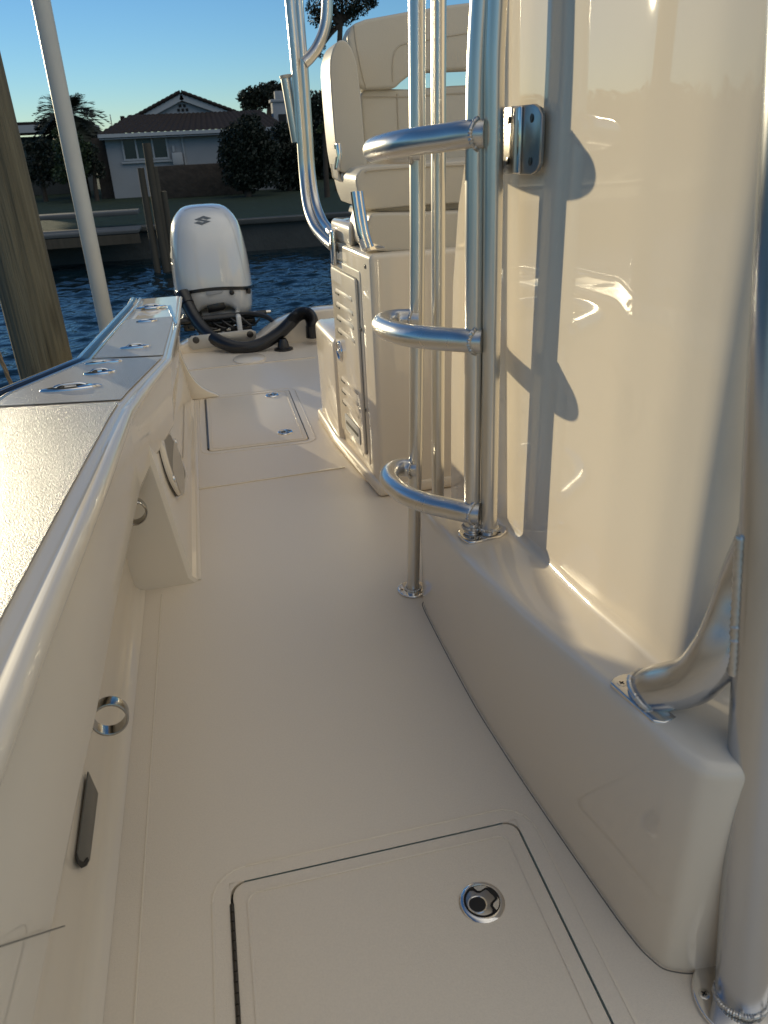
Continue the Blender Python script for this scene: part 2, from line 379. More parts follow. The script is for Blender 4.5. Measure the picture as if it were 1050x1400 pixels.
def latch(parent, lx, ly, r, ang):
    c = Vector((lx, ly, .003)); z = Vector((0, 0, 1))
    b = finish('latch', lathe(c, z, [(r*1.0, 0), (r*1.0, .0015), (r*.90, .0048), (r*.80, .0048), (r*.775, .003), (r*.77, .0008), (0, .0008)]), 'chrome', parent)
    # pivoting T-shaped pull with a finger hole
    ca, sa = math.cos(ang), math.sin(ang)
    def W(u, v, h): return (lx+(u*ca-v*sa)*r, ly+(u*sa+v*ca)*r, .003+h)
    arc = [(-.02-.70*math.cos(R(a)), .70*math.sin(R(a))) for a in range(-88, 89, 8)]
    outl = arc+[(.06, .60), (.10, .44), (.20, .34), (.52, .30), (.56, .22), (.56, -.22), (.52, -.30), (.20, -.34), (.10, -.44), (.06, -.60)]
    bm = prism([W(u*.97, v*.97, .0046) for u, v in outl], (0, 0, -.006)); bevel(bm, .0007, 2, 60)
    finish('pull', bm, 'pull', b)
    hole = lathe(W(-.27, 0, .0049), z, [(r*.36, 0), (r*.35, .0001), (0, .0002)], 24)
    finish('hole_rim', lathe(W(-.27, 0, .0044), z, [(r*.44, 0), (r*.42, .0011), (r*.38, .0011), (r*.36, .0004)], 24), 'chrome', b)
    finish('finger_hole', hole, 'gap', b)
    bm = bmesh.new()
    for sg in (1, -1):
        prism([W(u, v*sg, .0026) for u, v in ((.20, .48), (.30, .40), (.60, .37), (.66, .28), (.62, .44), (.46, .60), (.26, .70), (.18, .70))], (0, 0, .0012), bm)
    finish('keeper', bm, 'steel', b, False)
    finish('slot', lathe(W(0, 0, .0012), z, [(r*.775, 0), (0, .0002)], 24), 'gap', b, False)
hatch(H1, 'large flush hatch lid in the foreground with one round latch', .03, [(.314, .831, .040, R(25))], False)
hatch(H2, 'smaller aft hatch lid with two round latches', .022, [(.249, 3.345, .036, R(25)), (.246, 3.95, .036, R(25))], True)
# wedge-shaped box under the lip that carries the speaker
yb = 2.09
tp = at_y(204, 612, yb); bt = at_y(271, 797, yb)
x_t, z_t = tp.x, tp.z
secs = []
for y in (yb, yb+.01, 2.6, 3.2, 3.99):
    dx = .012 if y == yb else 0
    secs.append([(-.40, y, 0), (-.40, y, z_t+.02), (x_t-.012-dx, y, z_t+.02), (x_t-dx, y, z_t), (-.163-.012-dx, y, .02), (-.160-dx, y, .004), (-.160-dx, y, 0)])
finish('side_box', loft(secs, caps=True), 'gel_wall', hull, ang=35)
strip('box_cove', [(-.158, yb+.01), (-.158, 4.0)], .016, .008, 'gel_wall', hull)
# speaker on the sloping side
pn = Vector((z_t, 0, (-.16-x_t))).normalized(); p0 = Vector((-.16, 3, 0))
def onside(px, py, off=0):
    q = hit(px, py, p0, pn); return q+pn*off
so = [(214, 584), (213, 592), (215, 604), (219, 622), (225, 643), (232, 661), (240, 675), (244, 678), (248, 673), (252, 664), (253, 656), (250, 645), (244, 628), (237, 610), (230, 595), (224, 584), (219, 580)]
ring = spline([onside(*p) for p in so], 4, True); cen = sum(ring, Vector())/len(ring)
bm = loft([[p-pn*.002 for p in ring], [p+pn*.008 for p in ring], [cen+(p-cen)*.97+pn*.013 for p in ring], [cen+(p-cen)*.80+pn*.014 for p in ring]], closed=True)
bm.faces.new([bm.verts.new(cen+(p-cen)*.80+pn*.0138) for p in ring])
spk = part(finish('speaker', bm, 'gel', hull), 'oval speaker on the side box')
bm = loft([[cen+(p-cen)*1.010-pn*.001 for p in ring], [cen+(p-cen)*1.010+pn*.002 for p in ring]], closed=True); finish('gasket', bm, 'gap', spk)
lw = Vector((0, 1, 0)); lh = pn.cross(lw).normalized()
hw = max(abs((p-cen).dot(lw)) for p in ring); hh = max(abs((p-cen).dot(lh)) for p in ring)
bm = bmesh.new()
for i in range(30):                                 # grille slats
    t = -0.68+1.36*i/29; L = hh*.66*math.sqrt(max(.05, 1-t*t))
    c = cen+lw*(hw*t)+pn*.0146
    prism([c-lh*L-lw*.0033, c+lh*L*.25-lw*.0033, c+lh*L*.25+lw*.0033, c-lh*L+lw*.0033], pn*.0012, bm)
finish('grille', bm, 'grille', spk, False)
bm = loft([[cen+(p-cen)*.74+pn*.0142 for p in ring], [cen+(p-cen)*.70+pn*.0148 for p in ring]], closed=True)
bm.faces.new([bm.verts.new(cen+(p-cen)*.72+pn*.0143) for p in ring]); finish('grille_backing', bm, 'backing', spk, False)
for sgn in (-1, 1): finish('screw', lathe(cen+lw*hw*.84*sgn+pn*.0135, pn, [(.012, 0), (.011, .004), (0, .005)], 16), 'steel', spk)
# curved gusset at the aft end of the box
fy = 4.03
fp = [(241, 474), (246, 483), (252, 497), (259, 511), (267, 522), (277, 531), (288, 537), (300, 541)]
fin = [at_y(px, py, fy) for px, py in fp]
fin = [Vector((-.40, fy, fin[0].z))]+spline(fin, 3)
fin[-1].z = 0.0
fin += [Vector((-.40, fy, 0))]
bm = prism(fin, (0, .05, 0)); bevel(bm, .006, 2, 50); finish('corner_gusset', bm, 'gel', hull)
# aft cockpit side and transom
bm = loft([[(-.42, y, .12), (-.27, y, .12), (-.25, y, .10), (-.235, y, 0)] for y in (4.05, 4.6, 5.2)]); finish('quarter_side', bm, 'gel', hull)
ty = 5.1
tt = [(240, 478), (262, 468), (300, 470), (345, 466), (362, 455), (378, 443), (400, 433), (430, 425), (470, 421)]
top = spline([at_y(px, py, ty) for px, py in tt], 4)
poly = [Vector((-.4, ty, -.02)), Vector((-.4, ty, top[0].z))]+top+[Vector((2.5, ty, top[-1].z)), Vector((2.5, ty, -.02))]
bm = prism(poly, (0, .16, 0)); bevel(bm, .015, 3, 40); finish('transom', bm, 'gel', hull)
pl = [at_y(px, py, ty-.004) for px, py in ((262, 459), (257, 464), (258, 473), (264, 478), (343, 467), (350, 462), (350, 453), (343, 450))]
bm = prism(pl, (0, -.012, 0)); bevel(bm, .002, 2, 50); tp_ = finish('transom_plate', bm, 'plate', hull)
for px, py in ((268, 465), (342, 457)):
    finish('bolt', lathe(at_y(px, py, ty-.016), (0, -1, 0), [(.022, 0), (.022, .003), (.014, .005), (.013, .002), (0, .003)], 20), 'screw', tp_)
c = at_z(341, 491, .002); bm = lathe(c, (0, 0, 1), [(.125, -.002), (.125, .006), (.115, .011), (0, .012)], 40, sx=1, sy=.8); part(finish('sole_plate', bm, 'gel', hull), 'round white access plate in the aft sole')
# transom corner deck beyond the gunwale
bm = prism([at_s(p[0], p[1], -.002) for p in ((182, 431), (186, 418), (236, 417), (239, 437))], (0, 0, -.05)); bevel(bm, .008, 2); finish('corner_deck', bm, 'gel', hull)
bm = prism([at_s(p[0], p[1], .002) for p in ((228, 418), (233, 417), (242, 441), (240, 444))], (0, 0, -.03)); finish('corner_trim', bm, 'alu', hull, False)
# far (port) side of the cockpit
bm = bmesh.new(); add_box(bm, (2.62, 1.5, .24), (.1, 7, .9)); bevel(bm, .03, 3); finish('port_coaming', bm, 'gel', hull)
# deck fittings on the gunwale
def lens(name, px, py, w_px, asp, label, detail=True, rot=0.0):
    c = at_s(px, py, .003); dep = (RM.transposed() @ (c-CAM)).z; L = w_px/2*dep/FPX; W = L*asp
    n = Vector((0, .042, 1)).normalized(); u = Vector((math.cos(rot), math.sin(rot), 0)); v = n.cross(u)
    def ring(k, h): return [c+u*L*k*math.copysign(abs(math.cos(a))**1.0, math.cos(a))+v*W*k*math.copysign(abs(math.sin(a))**1.35, math.sin(a))+n*h for a in [2*math.pi*i/36 for i in range(36)]]
    bm = loft([ring(1, 0), ring(1, .003), ring(.93, .007), ring(.6, .0095), ring(.56, .0085)], closed=True); bm.faces.new([bm.verts.new(p) for p in ring(.56, .0085)])
    o = part(finish(name, bm, 'chrome', hull), label)
    if detail:
        for sg in (-1, 1): finish('cleat_recess', lathe(c+u*L*.30*sg+n*.0088, n, [(W*.42, 0), (W*.36, .002), (W*.28, .0005), (0, .0003)], 18), 'screw', o)
        bm = tube(spline([c-u*L*.5+n*.009, c-u*L*.25+n*.014, c+u*L*.25+n*.014, c+u*L*.5+n*.009], 5), W*.17, 10); finish('cleat_bar', bm, 'chrome', o)
    return o
lens('pop_up_cleat', 97, 532, 82, .30, 'largest flush cleat, nearest on the side deck')
lens('rod_holder_flange', 137, 511, 44, .42, 'ornate flush rod holder beside the cleat', True)
lens('pop_up_cleat', 142, 497, 50, .20, 'thin flush cleat by the rub rail', False)
lens('pop_up_cleat', 185, 476, 41, .30, 'flush cleat in the middle of the narrow side deck')
lens('fill_cap', 201, 440, 30, .36, 'small oval fitting at the aft end of the side deck', False)
lens('pop_up_cleat', 207, 421, 42, .38, 'flush cleat on the transom corner')
# chrome rod hoops under the lip
def hoop(px, py, y, r, w, tilt, label):
    c = at_y(px, py, y); ax = Vector(tilt).normalized()
    bm = lathe(c, ax, [(r*.84, -w/2), (r*.90, -w/2*1.06), (r*.98, -w/2), (r*1.0, -w*.3), (r*1.0, w*.3), (r*.98, w/2), (r*.90, w/2*1.06), (r*.84, w/2), (r*.83, 0), (r*.84, -w/2)], 36)
    o = part(finish('rod_hoop', bm, 'hoop', hull), label)
    bm = bmesh.new(); prism([c+Vector(q) for q in ((-r*.9, -w*.4, -r*.3), (-r*.9, w*.4, -r*.3), (-r-.06, w*.4, -r*.3), (-r-.06, -w*.4, -r*.3))], (0, 0, -.012), bm); bevel(bm, .002, 2); finish('bracket', bm, 'chrome', o)
hoop(150, 979, 1.16, .0335, .027, (.10, -1.0, .12), 'nearest chrome rod hoop under the side deck')
hoop(183, 699, 1.98, .036, .040, (.10, -1.0, .12), 'middle chrome rod hoop under the side deck')
hoop(224, 563, 2.80, .036, .042, (.10, -1.0, .12), 'farthest chrome rod hoop under the side deck')
# slot in the liner
sl = [at_x(px, py, -.348) for px, py in ((119, 1055), (132.5, 1085), (121, 1176), (117, 1184), (111, 1187), (105, 1180), (104, 1168))]
bm = prism(sl, (.0030, 0, 0)); bevel(bm, .001, 2); o = finish('liner_pocket', bm, 'slot', hull)
sl = [at_x(px, py, -.3446) for px, py in ((104, 1166), (108, 1176), (114, 1179), (119, 1172), (121, 1176), (117, 1184), (111, 1187), (105, 1180))]
bm = prism(sl, (.0012, 0, 0)); finish('pocket_dark_edge', bm, 'gap', o, False)  # black crescent along the lower edge of the pocket
# joint in the coaming face
a, b = at_x(0, 1294, facex(.5)+.0005), at_x(88, 1266, facex(.66)+.0005)
finish('coaming_joint', tube([a, b], .0009, 6), 'slot', hull)

# ================================================================== CONSOLE
con = thing('console', 'glossy cream console with toe ledge beside the ladder posts', 'console', (1.05, 1.25, 0))
Bp = [(1.55, 1.79), (1.0, 1.79), (.52, 1.79), (.478, 1.785), (.467, 1.765), (.467, 1.55), (.471, 1.31), (.487, 1.10), (.506, .915), (.526, .74), (.536, .685), (.552, .648), (.59, .630), (.68, .622), (1.0, .605), (1.55, .60)]
Wp = [(1.50, 1.74), (1.0, 1.74), (.70, 1.74), (.645, 1.735), (.622, 1.715), (.622, 1.50), (.620, 1.33), (.610, 1.14), (.6045, 1.04), (.606, .90), (.618, .81), (.668, .755), (.72, .74), (.80, .735), (1.0, .73), (1.50, .73)]
def ledge(y): return .315+.115*max(0, min(1, (1.78-y)/1.0))
def aft(z): return 0
def resample(P, k=5):
    out = []
    for a, b in zip(P, P[1:]):
        for i in range(k): out.append((a[0]+(b[0]-a[0])*i/k, a[1]+(b[1]-a[1])*i/k))
    out.append(P[-1]); return out
def smoothp(P, it=3):
    P = [list(p) for p in P]
    for _ in range(it):
        Q = [p[:] for p in P]
        for i in range(1, len(P)-1):
            for c in (0, 1): Q[i][c] = .25*P[i-1][c]+.5*P[i][c]+.25*P[i+1][c]
        P = Q
    return P
Bs, Ws = smoothp(resample(Bp, 6), 3), smoothp(resample(Wp, 6), 2)
base_s, wall_s = [], []
ZW = [.0, .02, .1, .3, .5, .8, 1.1, 1.4, 1.8, 2.1]
for (bx, by), (wx, wy) in zip(Bs, Ws):
    zl = ledge(by); b = Vector((bx, by, 0)); w = Vector((wx, wy, 0)); d = (w-b); Ld = d.length; d.normalize()
    r = min(.024, Ld*.3); s = [b+d*.004+Vector((0, 0, -.01)), b+d*.001+Vector((0, 0, .02)), b+Vector((0, 0, zl-r-.12)), b+Vector((0, 0, zl-r))]
    for k in range(1, 7):
        a = R(15*k); s.append(b+d*(r-r*math.cos(a))+Vector((0, 0, zl-r+r*math.sin(a))))
    rf = min(.022, Ld*.3); zi = zl+.006
    s.append(b+d*(Ld*.5)+Vector((0, 0, zl+.003)))
    s.append(w-d*rf+Vector((0, 0, zi)))
    for k in range(1, 6):
        a = R(18*k); s.append(w-d*(rf-rf*math.sin(a))+Vector((0, 0, zi+rf-rf*math.cos(a))))
    base_s.append(s)
    z0 = zi+rf; q = []
    fa = max(0, min(1, (wy-.95)/.75))**2
    for z in ZW:
        zz = z0+(2.1-z0)*(z/2.1)
        q.append(w+Vector((0, -fa*aft(zz), zz)))
    wall_s.append(q)
finish('toe_base', loft(base_s), 'gel', con, ang=70)
finish('console_wall', loft(wall_s), 'gel_wall', con, ang=70)
bm = bmesh.new(); bm.faces.new([bm.verts.new(p[-1]) for p in wall_s]); finish('console_top', bm, 'gel', con, False)
# caulk line where the console meets the sole
bm = tube([Vector((x-.001, y, .0)) for x, y in Bs], .0012, 6); finish('caulk_line', bm, 'slot', con)
# the console body carries on aft of the toe base, its edge raked at the top
bm = prism([(.6205, y, z) for y, z in ((1.66, .0), (1.99, .0), (1.975, .60), (1.955, .86), (1.91, 1.05), (1.835, 1.20), (1.75, 1.33), (1.66, 1.46))], (.9, 0, 0)); bevel(bm, .012, 3, 20)
finish('console_body', bm, 'gel_wall', con, ang=50)

# ================================================================== LADDER (twin posts with welded steps)
lad = thing('tower_ladder', 'brushed aluminium ladder of twin posts with three looped steps', 'ladder', (.53, 1.65, 0))
def zfl(y): return ledge(y)+.004
A0, B0 = Vector((.530, 1.52, 0)), Vector((.565, 1.500, 0))
zb = zfl(1.5)+.006
def rail_path(c, z0, pts): return spline([c+Vector((dx, dy, z)) for dx, dy, z in pts], 6)
bend = [(0, 0, zb), (0, 0, .7), (0, 0, 1.0), (.0, 0, 1.22), (.004, 0, 1.36), (.017, -.005, 1.52), (.05, -.02, 1.75), (.10, -.04, 2.1)]
finish('post', tube(rail_path(A0, 0, bend), .0190, 28), 'alu', lad)
bend2 = [(0, 0, zb), (-.002, 0, .7), (-.004, 0, 1.0), (-.006, 0, 1.22), (-.006, 0, 1.36), (.003, -.005, 1.52), (.04, -.02, 1.75), (.10, -.04, 2.1)]
finish('post', tube(rail_path(B0, 0, bend2), .0192, 28), 'alu', lad)
far = lambda z: Vector((.4635+.052*z-.0115*z*z, 1.852+.006*z, z))
finish('post', tube([far(.008), far(.5), far(1.0), far(1.5), far(2.2)], .0185, 28), 'alu', lad)
far2 = lambda z: Vector((.550+.014*z, 1.885, z))
finish('post', tube([far2(.006), far2(.5), far2(1.0), far2(1.5), far2(2.2)], .0172, 28), 'alu', lad)
for z in (.402, .806, 1.196):
    f = far(z)
    zn, dz = z+.007, (-.030 if z > 1 else -.020)       # the loops rake down a little toward the far post
    p = spline([(A0.x+.012, A0.y-.020, zn), (A0.x-.018, A0.y-.002, zn), (.480, 1.555, zn+dz*.12), (.438, 1.606, zn+dz*.25), (.408, 1.665, zn+dz*.4), (.393, 1.735, zn+dz*.58), (.393, 1.795, zn+dz*.72), (.412, 1.845, zn+dz*.85), (.447, f.y+.014, zn+dz*.95), (f.x+.004, f.y-.002, zn+dz)], 9)
    st = finish('step', tube(p, .0252, 28), 'alu', lad)
    finish('weld_bead', weld((A0.x-.004, A0.y-.011, zn), (-.86, .5, 0), .0262, .0052, 30, bend=.005), 'weld', st)
    finish('weld_bead', weld((f.x-.017, f.y+.004, zn+dz), (-1, .2, 0), .0257, .0045, 28, bend=.005), 'weld', st)
def flange(parent, c, nrm, outline, th, screws, up=(0, 0, 1)):
    u, v, w = frame(nrm, up); c = Vector(c)
    bm = prism([c+u*a+v*b for a, b in outline], w*th); bevel(bm, .003, 3, 50); o = finish('base_flange', bm, 'chrome', parent)
    for a, b in screws:
        q = c+u*a+v*b+w*th
        s = finish('screw', lathe(q, nrm, [(.0085, -.001), (.0085, .0004), (.0062, .0011), (0, .0008)], 16), 'steel', o)
        bm = bmesh.new(); 
        for an in (R(30), R(120)):
            m_ = Matrix.Translation(q+w*.0010) @ Matrix((u, v, w)).transposed().to_4x4() @ Matrix.Rotation(an, 4, 'Z')
            add_box(bm, (0, 0, 0), (.0090, .0018, .0008), mtx=m_)
        finish('screw_slot', bm, 'gap', o, False)
    return o
def in_ledge(y): return Vector((-.09, 0, 1)).normalized()
ol = [(-.052, -.030), (-.046, -.042), (-.03, -.046), (.03, -.038), (.052, -.022), (.060, .004), (.050, .028), (.03, .038), (-.03, .036), (-.048, .026), (-.056, 0)]
flange(lad, (.551, 1.508, zfl(1.5)-.004), (0, .06, 1), [(a*1.05, b*1.1) for a, b in ol], .009, [(-.034, -.032), (.044, .012), (.034, -.024)], up=(0, 1, 0))
finish('weld_bead', weld((A0.x, A0.y, zb+.010), (0, 0, 1), .0205, .0045, 34), 'weld', lad); finish('weld_bead', weld((B0.x, B0.y, zb+.010), (0, 0, 1), .0205, .0045, 34), 'weld', lad)
flange(lad, far(0)+Vector((0, 0, .0005)), (0, 0, 1), [(.046*math.cos(2*math.pi*k/40), .046*math.sin(2*math.pi*k/40)) for k in range(40)], .006, [(.034*math.cos(a), .034*math.sin(a)) for a in (R(60), R(180), R(300))], up=(0, 1, 0))
bm = weld(far(.009), (0, 0, 1), .022, .004, 30); finish('weld_bead', bm, 'weld', lad)
flange(lad, far2(0)+Vector((0, 0, .0005)), (0, 0, 1), [(.046*math.cos(2*math.pi*k/40), .046*math.sin(2*math.pi*k/40)) for k in range(40)], .006, [], up=(0, 1, 0))
# plate that ties the post to the console wall
pz0, pz1 = 1.132, 1.246
def PL(s, z, o=0): return Vector((.588+.024*s-o, 1.535-.150*s, z))
oln = [(0.0, pz0), (.82, pz0), (.93, pz0+.006), (1, pz0+.018), (1, pz1-.018), (.93, pz1-.006), (.82, pz1), (0.0, pz1)]
bm = prism([PL(s, z) for s, z in oln], (-.009, 0, 0)); bevel(bm, .002, 2, 50); tie = finish('tie_plate', bm, 'pull', lad)
bm = prism([PL(.46, pz0+.001, .009), PL(.62, pz0+.001, .009), PL(.62, pz1-.001, .009), PL(.46, pz1-.001, .009)], (-.007, 0, 0)); bevel(bm, .003, 3, 50); finish('plate_rib', bm, 'chrome', tie)
for s, z in ((.80, pz0+.022), (.80, pz1-.022), (.27, pz0+.022), (.27, pz1-.022)): finish('screw', lathe(PL(s, z, .0088), (-1, -.0, 0), [(.0075, 0), (.0075, .0006), (.005, .0014), (0, .0008)], 14), 'screw', tie)
n = 34; bm = tube([PL(.03+random.uniform(-.004, .004), pz0-.004+(pz1-pz0+.008)*i/n, .010) for i in range(n+1)], [.0065*(1 if i % 2 else .72) for i in range(n+1)], 8, bm=None); finish('weld_bead', bm, 'weld', tie)
# stand-off between plate and wall
bm = bmesh.new(); add_box(bm, (.610, 1.43, (pz0+pz1)/2), (.018, .05, .09)); finish('stand_off', bm, 'steel', tie, False)

# ================================================================== FRONT LEG OF THE HARDTOP
leg = thing('hardtop_leg', 'thick brushed aluminium leg with curved brace in the right foreground', 'hardtop leg', (.64, .57, 0))
lp = [at_x(1012, 1368, .638), at_x(1055, 700, .638), at_x(1073, 430, .638)]
l0, l1 = lp[0].copy(), lp[2]; dl = (l1-l0).normalized(); l0 = l0-dl*(l0.z/dl.z)
def LG(z): return l0+dl*(z/dl.z)
finish('leg_tube', tube([LG(.006)]+[LG(.25*i) for i in range(1, 10)], .0365, 36), 'alu_leg', leg)
flange(leg, l0+Vector((0, 0, .0006)), (0, 0, 1), [(.070*math.cos(2*math.pi*k/48), .070*math.sin(2*math.pi*k/48)) for k in range(48)], .008, [(.054*math.cos(a), .054*math.sin(a)) for a in (R(20), R(92), R(160), R(235), R(305))], up=(0, 1, 0))
finish('weld_bead', weld(LG(.011), dl, .0375, .0036, 60), 'weld', leg)
bzl = ledge(.82)+.008
bf = at_z(884, 950, bzl-.006)
b2 = at_x(947, 929, .588)
d0 = (b2-bf).normalized(); d0 = (d0+Vector((0, 0, .25))).normalized()
bp = [bf+Vector((.006, 0, -.004)), bf+d0*.022, b2, at_x(980, 893, .603), at_x(1003, 843, .621), at_x(1021, 790, .634), LG(.74)+Vector((0, .008, 0)), LG(.82)]
bpp = spline(bp, 8)
br = finish('brace', tube(bpp, [.0325+.0035*min(1, i/10)-.003*min(1, i/40) for i in range(len(bpp))], 34), 'alu_leg', leg)
nb = (bpp[12]-bpp[6]).normalized()
fl = [at_z(px, py, bzl-.010) for px, py in ((833, 939), (838, 932), (850, 927), (880, 924), (930, 940), (948, 968), (934, 986), (908, 994), (891, 992))]
bm = prism(fl, (0, 0, .009)); bevel(bm, .003, 3, 50); bfl = finish('base_flange', bm, 'steel', leg)
for px, py in ((850, 934), (890, 928)):
    q = at_z(px, py, bzl-.001); sc1 = finish('screw', lathe(q, (0, 0, 1), [(.0075, -.001), (.0075, .0004), (.0055, .0010), (0, .0007)], 16), 'steel', bfl)
    bm = bmesh.new()
    for an in (R(30), R(120)): add_box(bm, q+Vector((0, 0, .0009)), (.0085, .0018, .0008), an)
    finish('screw_slot', bm, 'gap', sc1, False)
finish('weld_bead', weld(bf+nb*.012+Vector((0, 0, .004)), nb+Vector((0, 0, .6)), .0360, .0050, 40, bend=.004), 'weld', leg)
def tree_of(o):
    off = Vector(); q = o.parent
    while q is not None: off += q.location; q = q.parent
    return BVHTree.FromPolygons([v.co+off for v in o.data.vertices], [p.vertices[:] for p in o.data.polygons])
leg_tube = [o for o in leg.children if o.name.startswith('leg_tube')][0]
lt_, bt_ = tree_of(leg_tube), tree_of(br)
wp = []
for i in range(60):                                  # seam where the brace runs into the leg: follow both surfaces
    z = .44+.30*i/59; c = LG(z); best = None
    for k in range(48):
        a = 2*math.pi*k/48; p = c+Vector((math.cos(a), math.sin(a), 0))*.0365
        h = bt_.find_nearest(p)
        if h[0] is None: continue
        if p.x > c.x+.004 or p.y > c.y+.012: continue
        sc_ = h[3]+.15*max(0, p.y-c.y)
        if best is None or sc_ < best[0]: best = (sc_, p)
    if best and best[0] < .0065: wp.append(best[1])
if len(wp) > 6:
    wp = smoothp([tuple(p) for p in wp], 4) if False else wp
    cs = spline(wp[::9]+[wp[-1]], 30); wpts = [cs[0]]; acc = 0
    for p, q in zip(cs, cs[1:]):                     # even bead pitch along the seam
        acc += (q-p).length
        if acc >= .0042: wpts.append(q); acc = 0
    finish('weld_bead', tube(wpts, [.0078*(1 if i % 2 else .78) for i in range(len(wpts))], 10), 'weld', br)

# ================================================================== LEANING POST / HELM SEAT
lpn = thing('leaning_post', 'cream helm seat cabinet with louvered door, bolster cushions and tube frame', 'helm seat', (1.1, 3.0, 0))
fx0, fy0 = .520, 2.515
def prism_y(pts, y, th, bv, name, m, parent, seg=4, ang=40, subsm=0):
    P = [at_y(px, py, y) for px, py in pts]
    if subsm: P = spline(P, subsm, True)
    bm = prism(P, (0, th, 0)); bevel(bm, bv, seg, ang); return finish(name, bm, m, parent, ang=60)
# cabinet plan follows the tapering side
plan = [(fx0, fy0), (.4752, 3.06), (.482, 3.075), (1.66, 3.075), (1.66, fy0)]
bm = prism([(x, y, 0) for x, y in plan], (0, 0, .868)); bevel(bm, .02, 4); finish('cabinet', bm, 'gel', lpn)
bm = prism([(.505, 2.76, .86), (.482, 3.055, .86), (.60, 3.065, .86), (1.6, 3.065, .86), (1.6, 2.95, .86), (.60, 2.90, .86)], (0, 0, .085)); bevel(bm, .022, 4); finish('cabinet_shoulder', bm, 'gel', lpn)
bm = prism([(.458, 3.03, 0), (.440, 3.46, 0), (1.66, 3.46, 0), (1.66, 3.03, 0)], (0, 0, .49)); bevel(bm, .035, 5); finish('rear_box', bm, 'gel', lpn)
bm = prism([(fx0-.012, fy0-.006, 0), (.440, 3.10, 0), (.424, 3.50, 0), (1.67, 3.50, 0), (1.67, fy0-.006, 0)], (0, 0, .055)); bevel(bm, .02, 4); finish('plinth', bm, 'gel', lpn)
sd = Vector((.4752-fx0, 3.06-fy0, 0)).normalized(); sn = Vector((-sd.y, sd.x, 0)); sp0 = Vector((fx0, fy0, 0))
def onside2(px, py, off=0): return hit(px, py, sp0, sn)+sn*off
dr = [onside2(*p) for p in ((456, 369), (492, 379), (503, 634), (471, 577))]
Y0, Y1 = min((dr[1]-sp0).dot(sd), (dr[2]-sp0).dot(sd)), (dr[3]-sp0).dot(sd); Z0, Z1 = dr[2].z-.0, dr[1].z
Y1 = max(Y1, (dr[0]-sp0).dot(sd)-.05)
def S(t, z, o=0): return sp0+sd*t+sn*o+Vector((0, 0, z))
def side_rect(name, t0, t1, z0, z1, o0, o1, m, parent, bv=.003, rr=.015):
    bm = prism([S(a, b, o0) for a, b in rrect(t0, z0, t1, z1, rr)], sn*(o1-o0)); bevel(bm, bv, 2, 50); return finish(name, bm, m, parent)
Ya, Yb = .155, .505
fr = side_rect('door_frame', Ya-.03, Yb+.03, .08, .80, -.002, .003, 'gel', lpn)
dg = side_rect('door_gap', Ya-.0022, Yb+.0022, .1098, .7732, .0025, .0036, 'gap', lpn, .0003)
door = side_rect('louver_door', Ya, Yb, .112, .771, .003, .013, 'gel', lpn)
for z in (.690, .640, .590, .540, .345, .298, .250):
    bm = prism([S(Ya+.055, z-.005, .0125), S(Ya+.055, z+.012, .0125), S(Ya+.055, z+.003, .0150), S(Ya+.055, z-.004, .0165)], sd*.23); bevel(bm, .001, 2); lv = finish('louver', bm, 'gel', door)
    bm = prism([S(Ya+.245, z-.012, .0122), S(Ya+.295, z-.012, .0122), S(Ya+.295, z-.001, .0122), S(Ya+.245, z-.001, .0122)], sn*.0035); finish('louver_slot', bm, 'gap', lv, False)
lt = finish('door_latch', lathe(S(.445, .455, .013), sn, [(.040, 0), (.038, .006), (.031, .007), (.029, .003), (.012, .003), (.010, .008), (0, .009)], 28), 'chrome', door)
vp = side_rect('vent_plate', Ya+.05, Ya+.27, .135, .205, .0125, .0165, 'decal2', door)
side_rect('vent_slit', Ya+.07, Ya+.25, .165, .178, .0160, .0175, 'gap', vp, .0003, .003)
for t, z in ((.06, .825), (.40, .838), (.22, .09), (.40, .09), (Ya-.018, .30), (Ya-.018, .60)):
    finish('screw', lathe(S(t, z, .006 if z < .8 and z > .1 else .001), sn, [(.007, 0), (.007, .002), (0, .003)], 12), 'screw', lpn)
# cushions (front planes at their own distance)
def cushion(name, pts, y, th, bv, n=3, label=None, m='vinyl'):
    o = prism_y(pts, y, th, bv, name, m, lpn, 5, 25, n)
    if label: part(o, label)
    return o
lowc = cushion('bolster', [(505, 298), (512, 292), (560, 291), (620, 289), (700, 287), (760, 286), (760, 338), (620, 342), (560, 344), (512, 344), (503, 338), (500, 320)], 2.56, .30, .035, 2, 'lower thigh bolster')
pz = at_y(512, 293, 2.70).z
bm = bmesh.new(); a, b = at_y(513, 298, 2.68), at_y(534, 282, 2.68); add_box(bm, ((a.x+b.x)/2, 2.72, (a.z+b.z)/2), (abs(b.x-a.x), .10, abs(b.z-a.z)*1.6)); bevel(bm, .006, 2); finish('strap_pad', bm, 'pad', lpn)
shelf = cushion('seat_shell', [(500, 300), (515, 296), (620, 290), (760, 283), (760, 268), (620, 272), (520, 282), (503, 290)], 2.66, .34, .008, 1, None, 'gel')
seat = cushion('seat_cushion', [(486, 244), (492, 234), (505, 228), (560, 224), (620, 221), (760, 216), (760, 272), (620, 278), (560, 282), (505, 287), (495, 280), (489, 262)], 2.60, .42, .045, 2, 'upper seat cushion')
Yb_ = 3.0
low_back = cushion('lower_backrest', [(493, 130), (498, 123), (512, 121), (560, 122), (620, 117), (780, 110), (780, 224), (620, 230), (560, 233), (500, 238)], Yb_, .12, .03, 1, 'lower backrest panel')
upb = cushion('headrest_panel', [(474, 50), (482, 33), (500, 26), (560, 15), (610, 7), (660, 1), (720, -3), (800, -4), (800, 88), (720, 92), (640, 95), (590, 97), (562, 102), (549, 112), (540, 121), (498, 123), (490, 117), (481, 80)], Yb_-.03, .11, .022, 1, 'upper headrest panel with an arched lower edge')
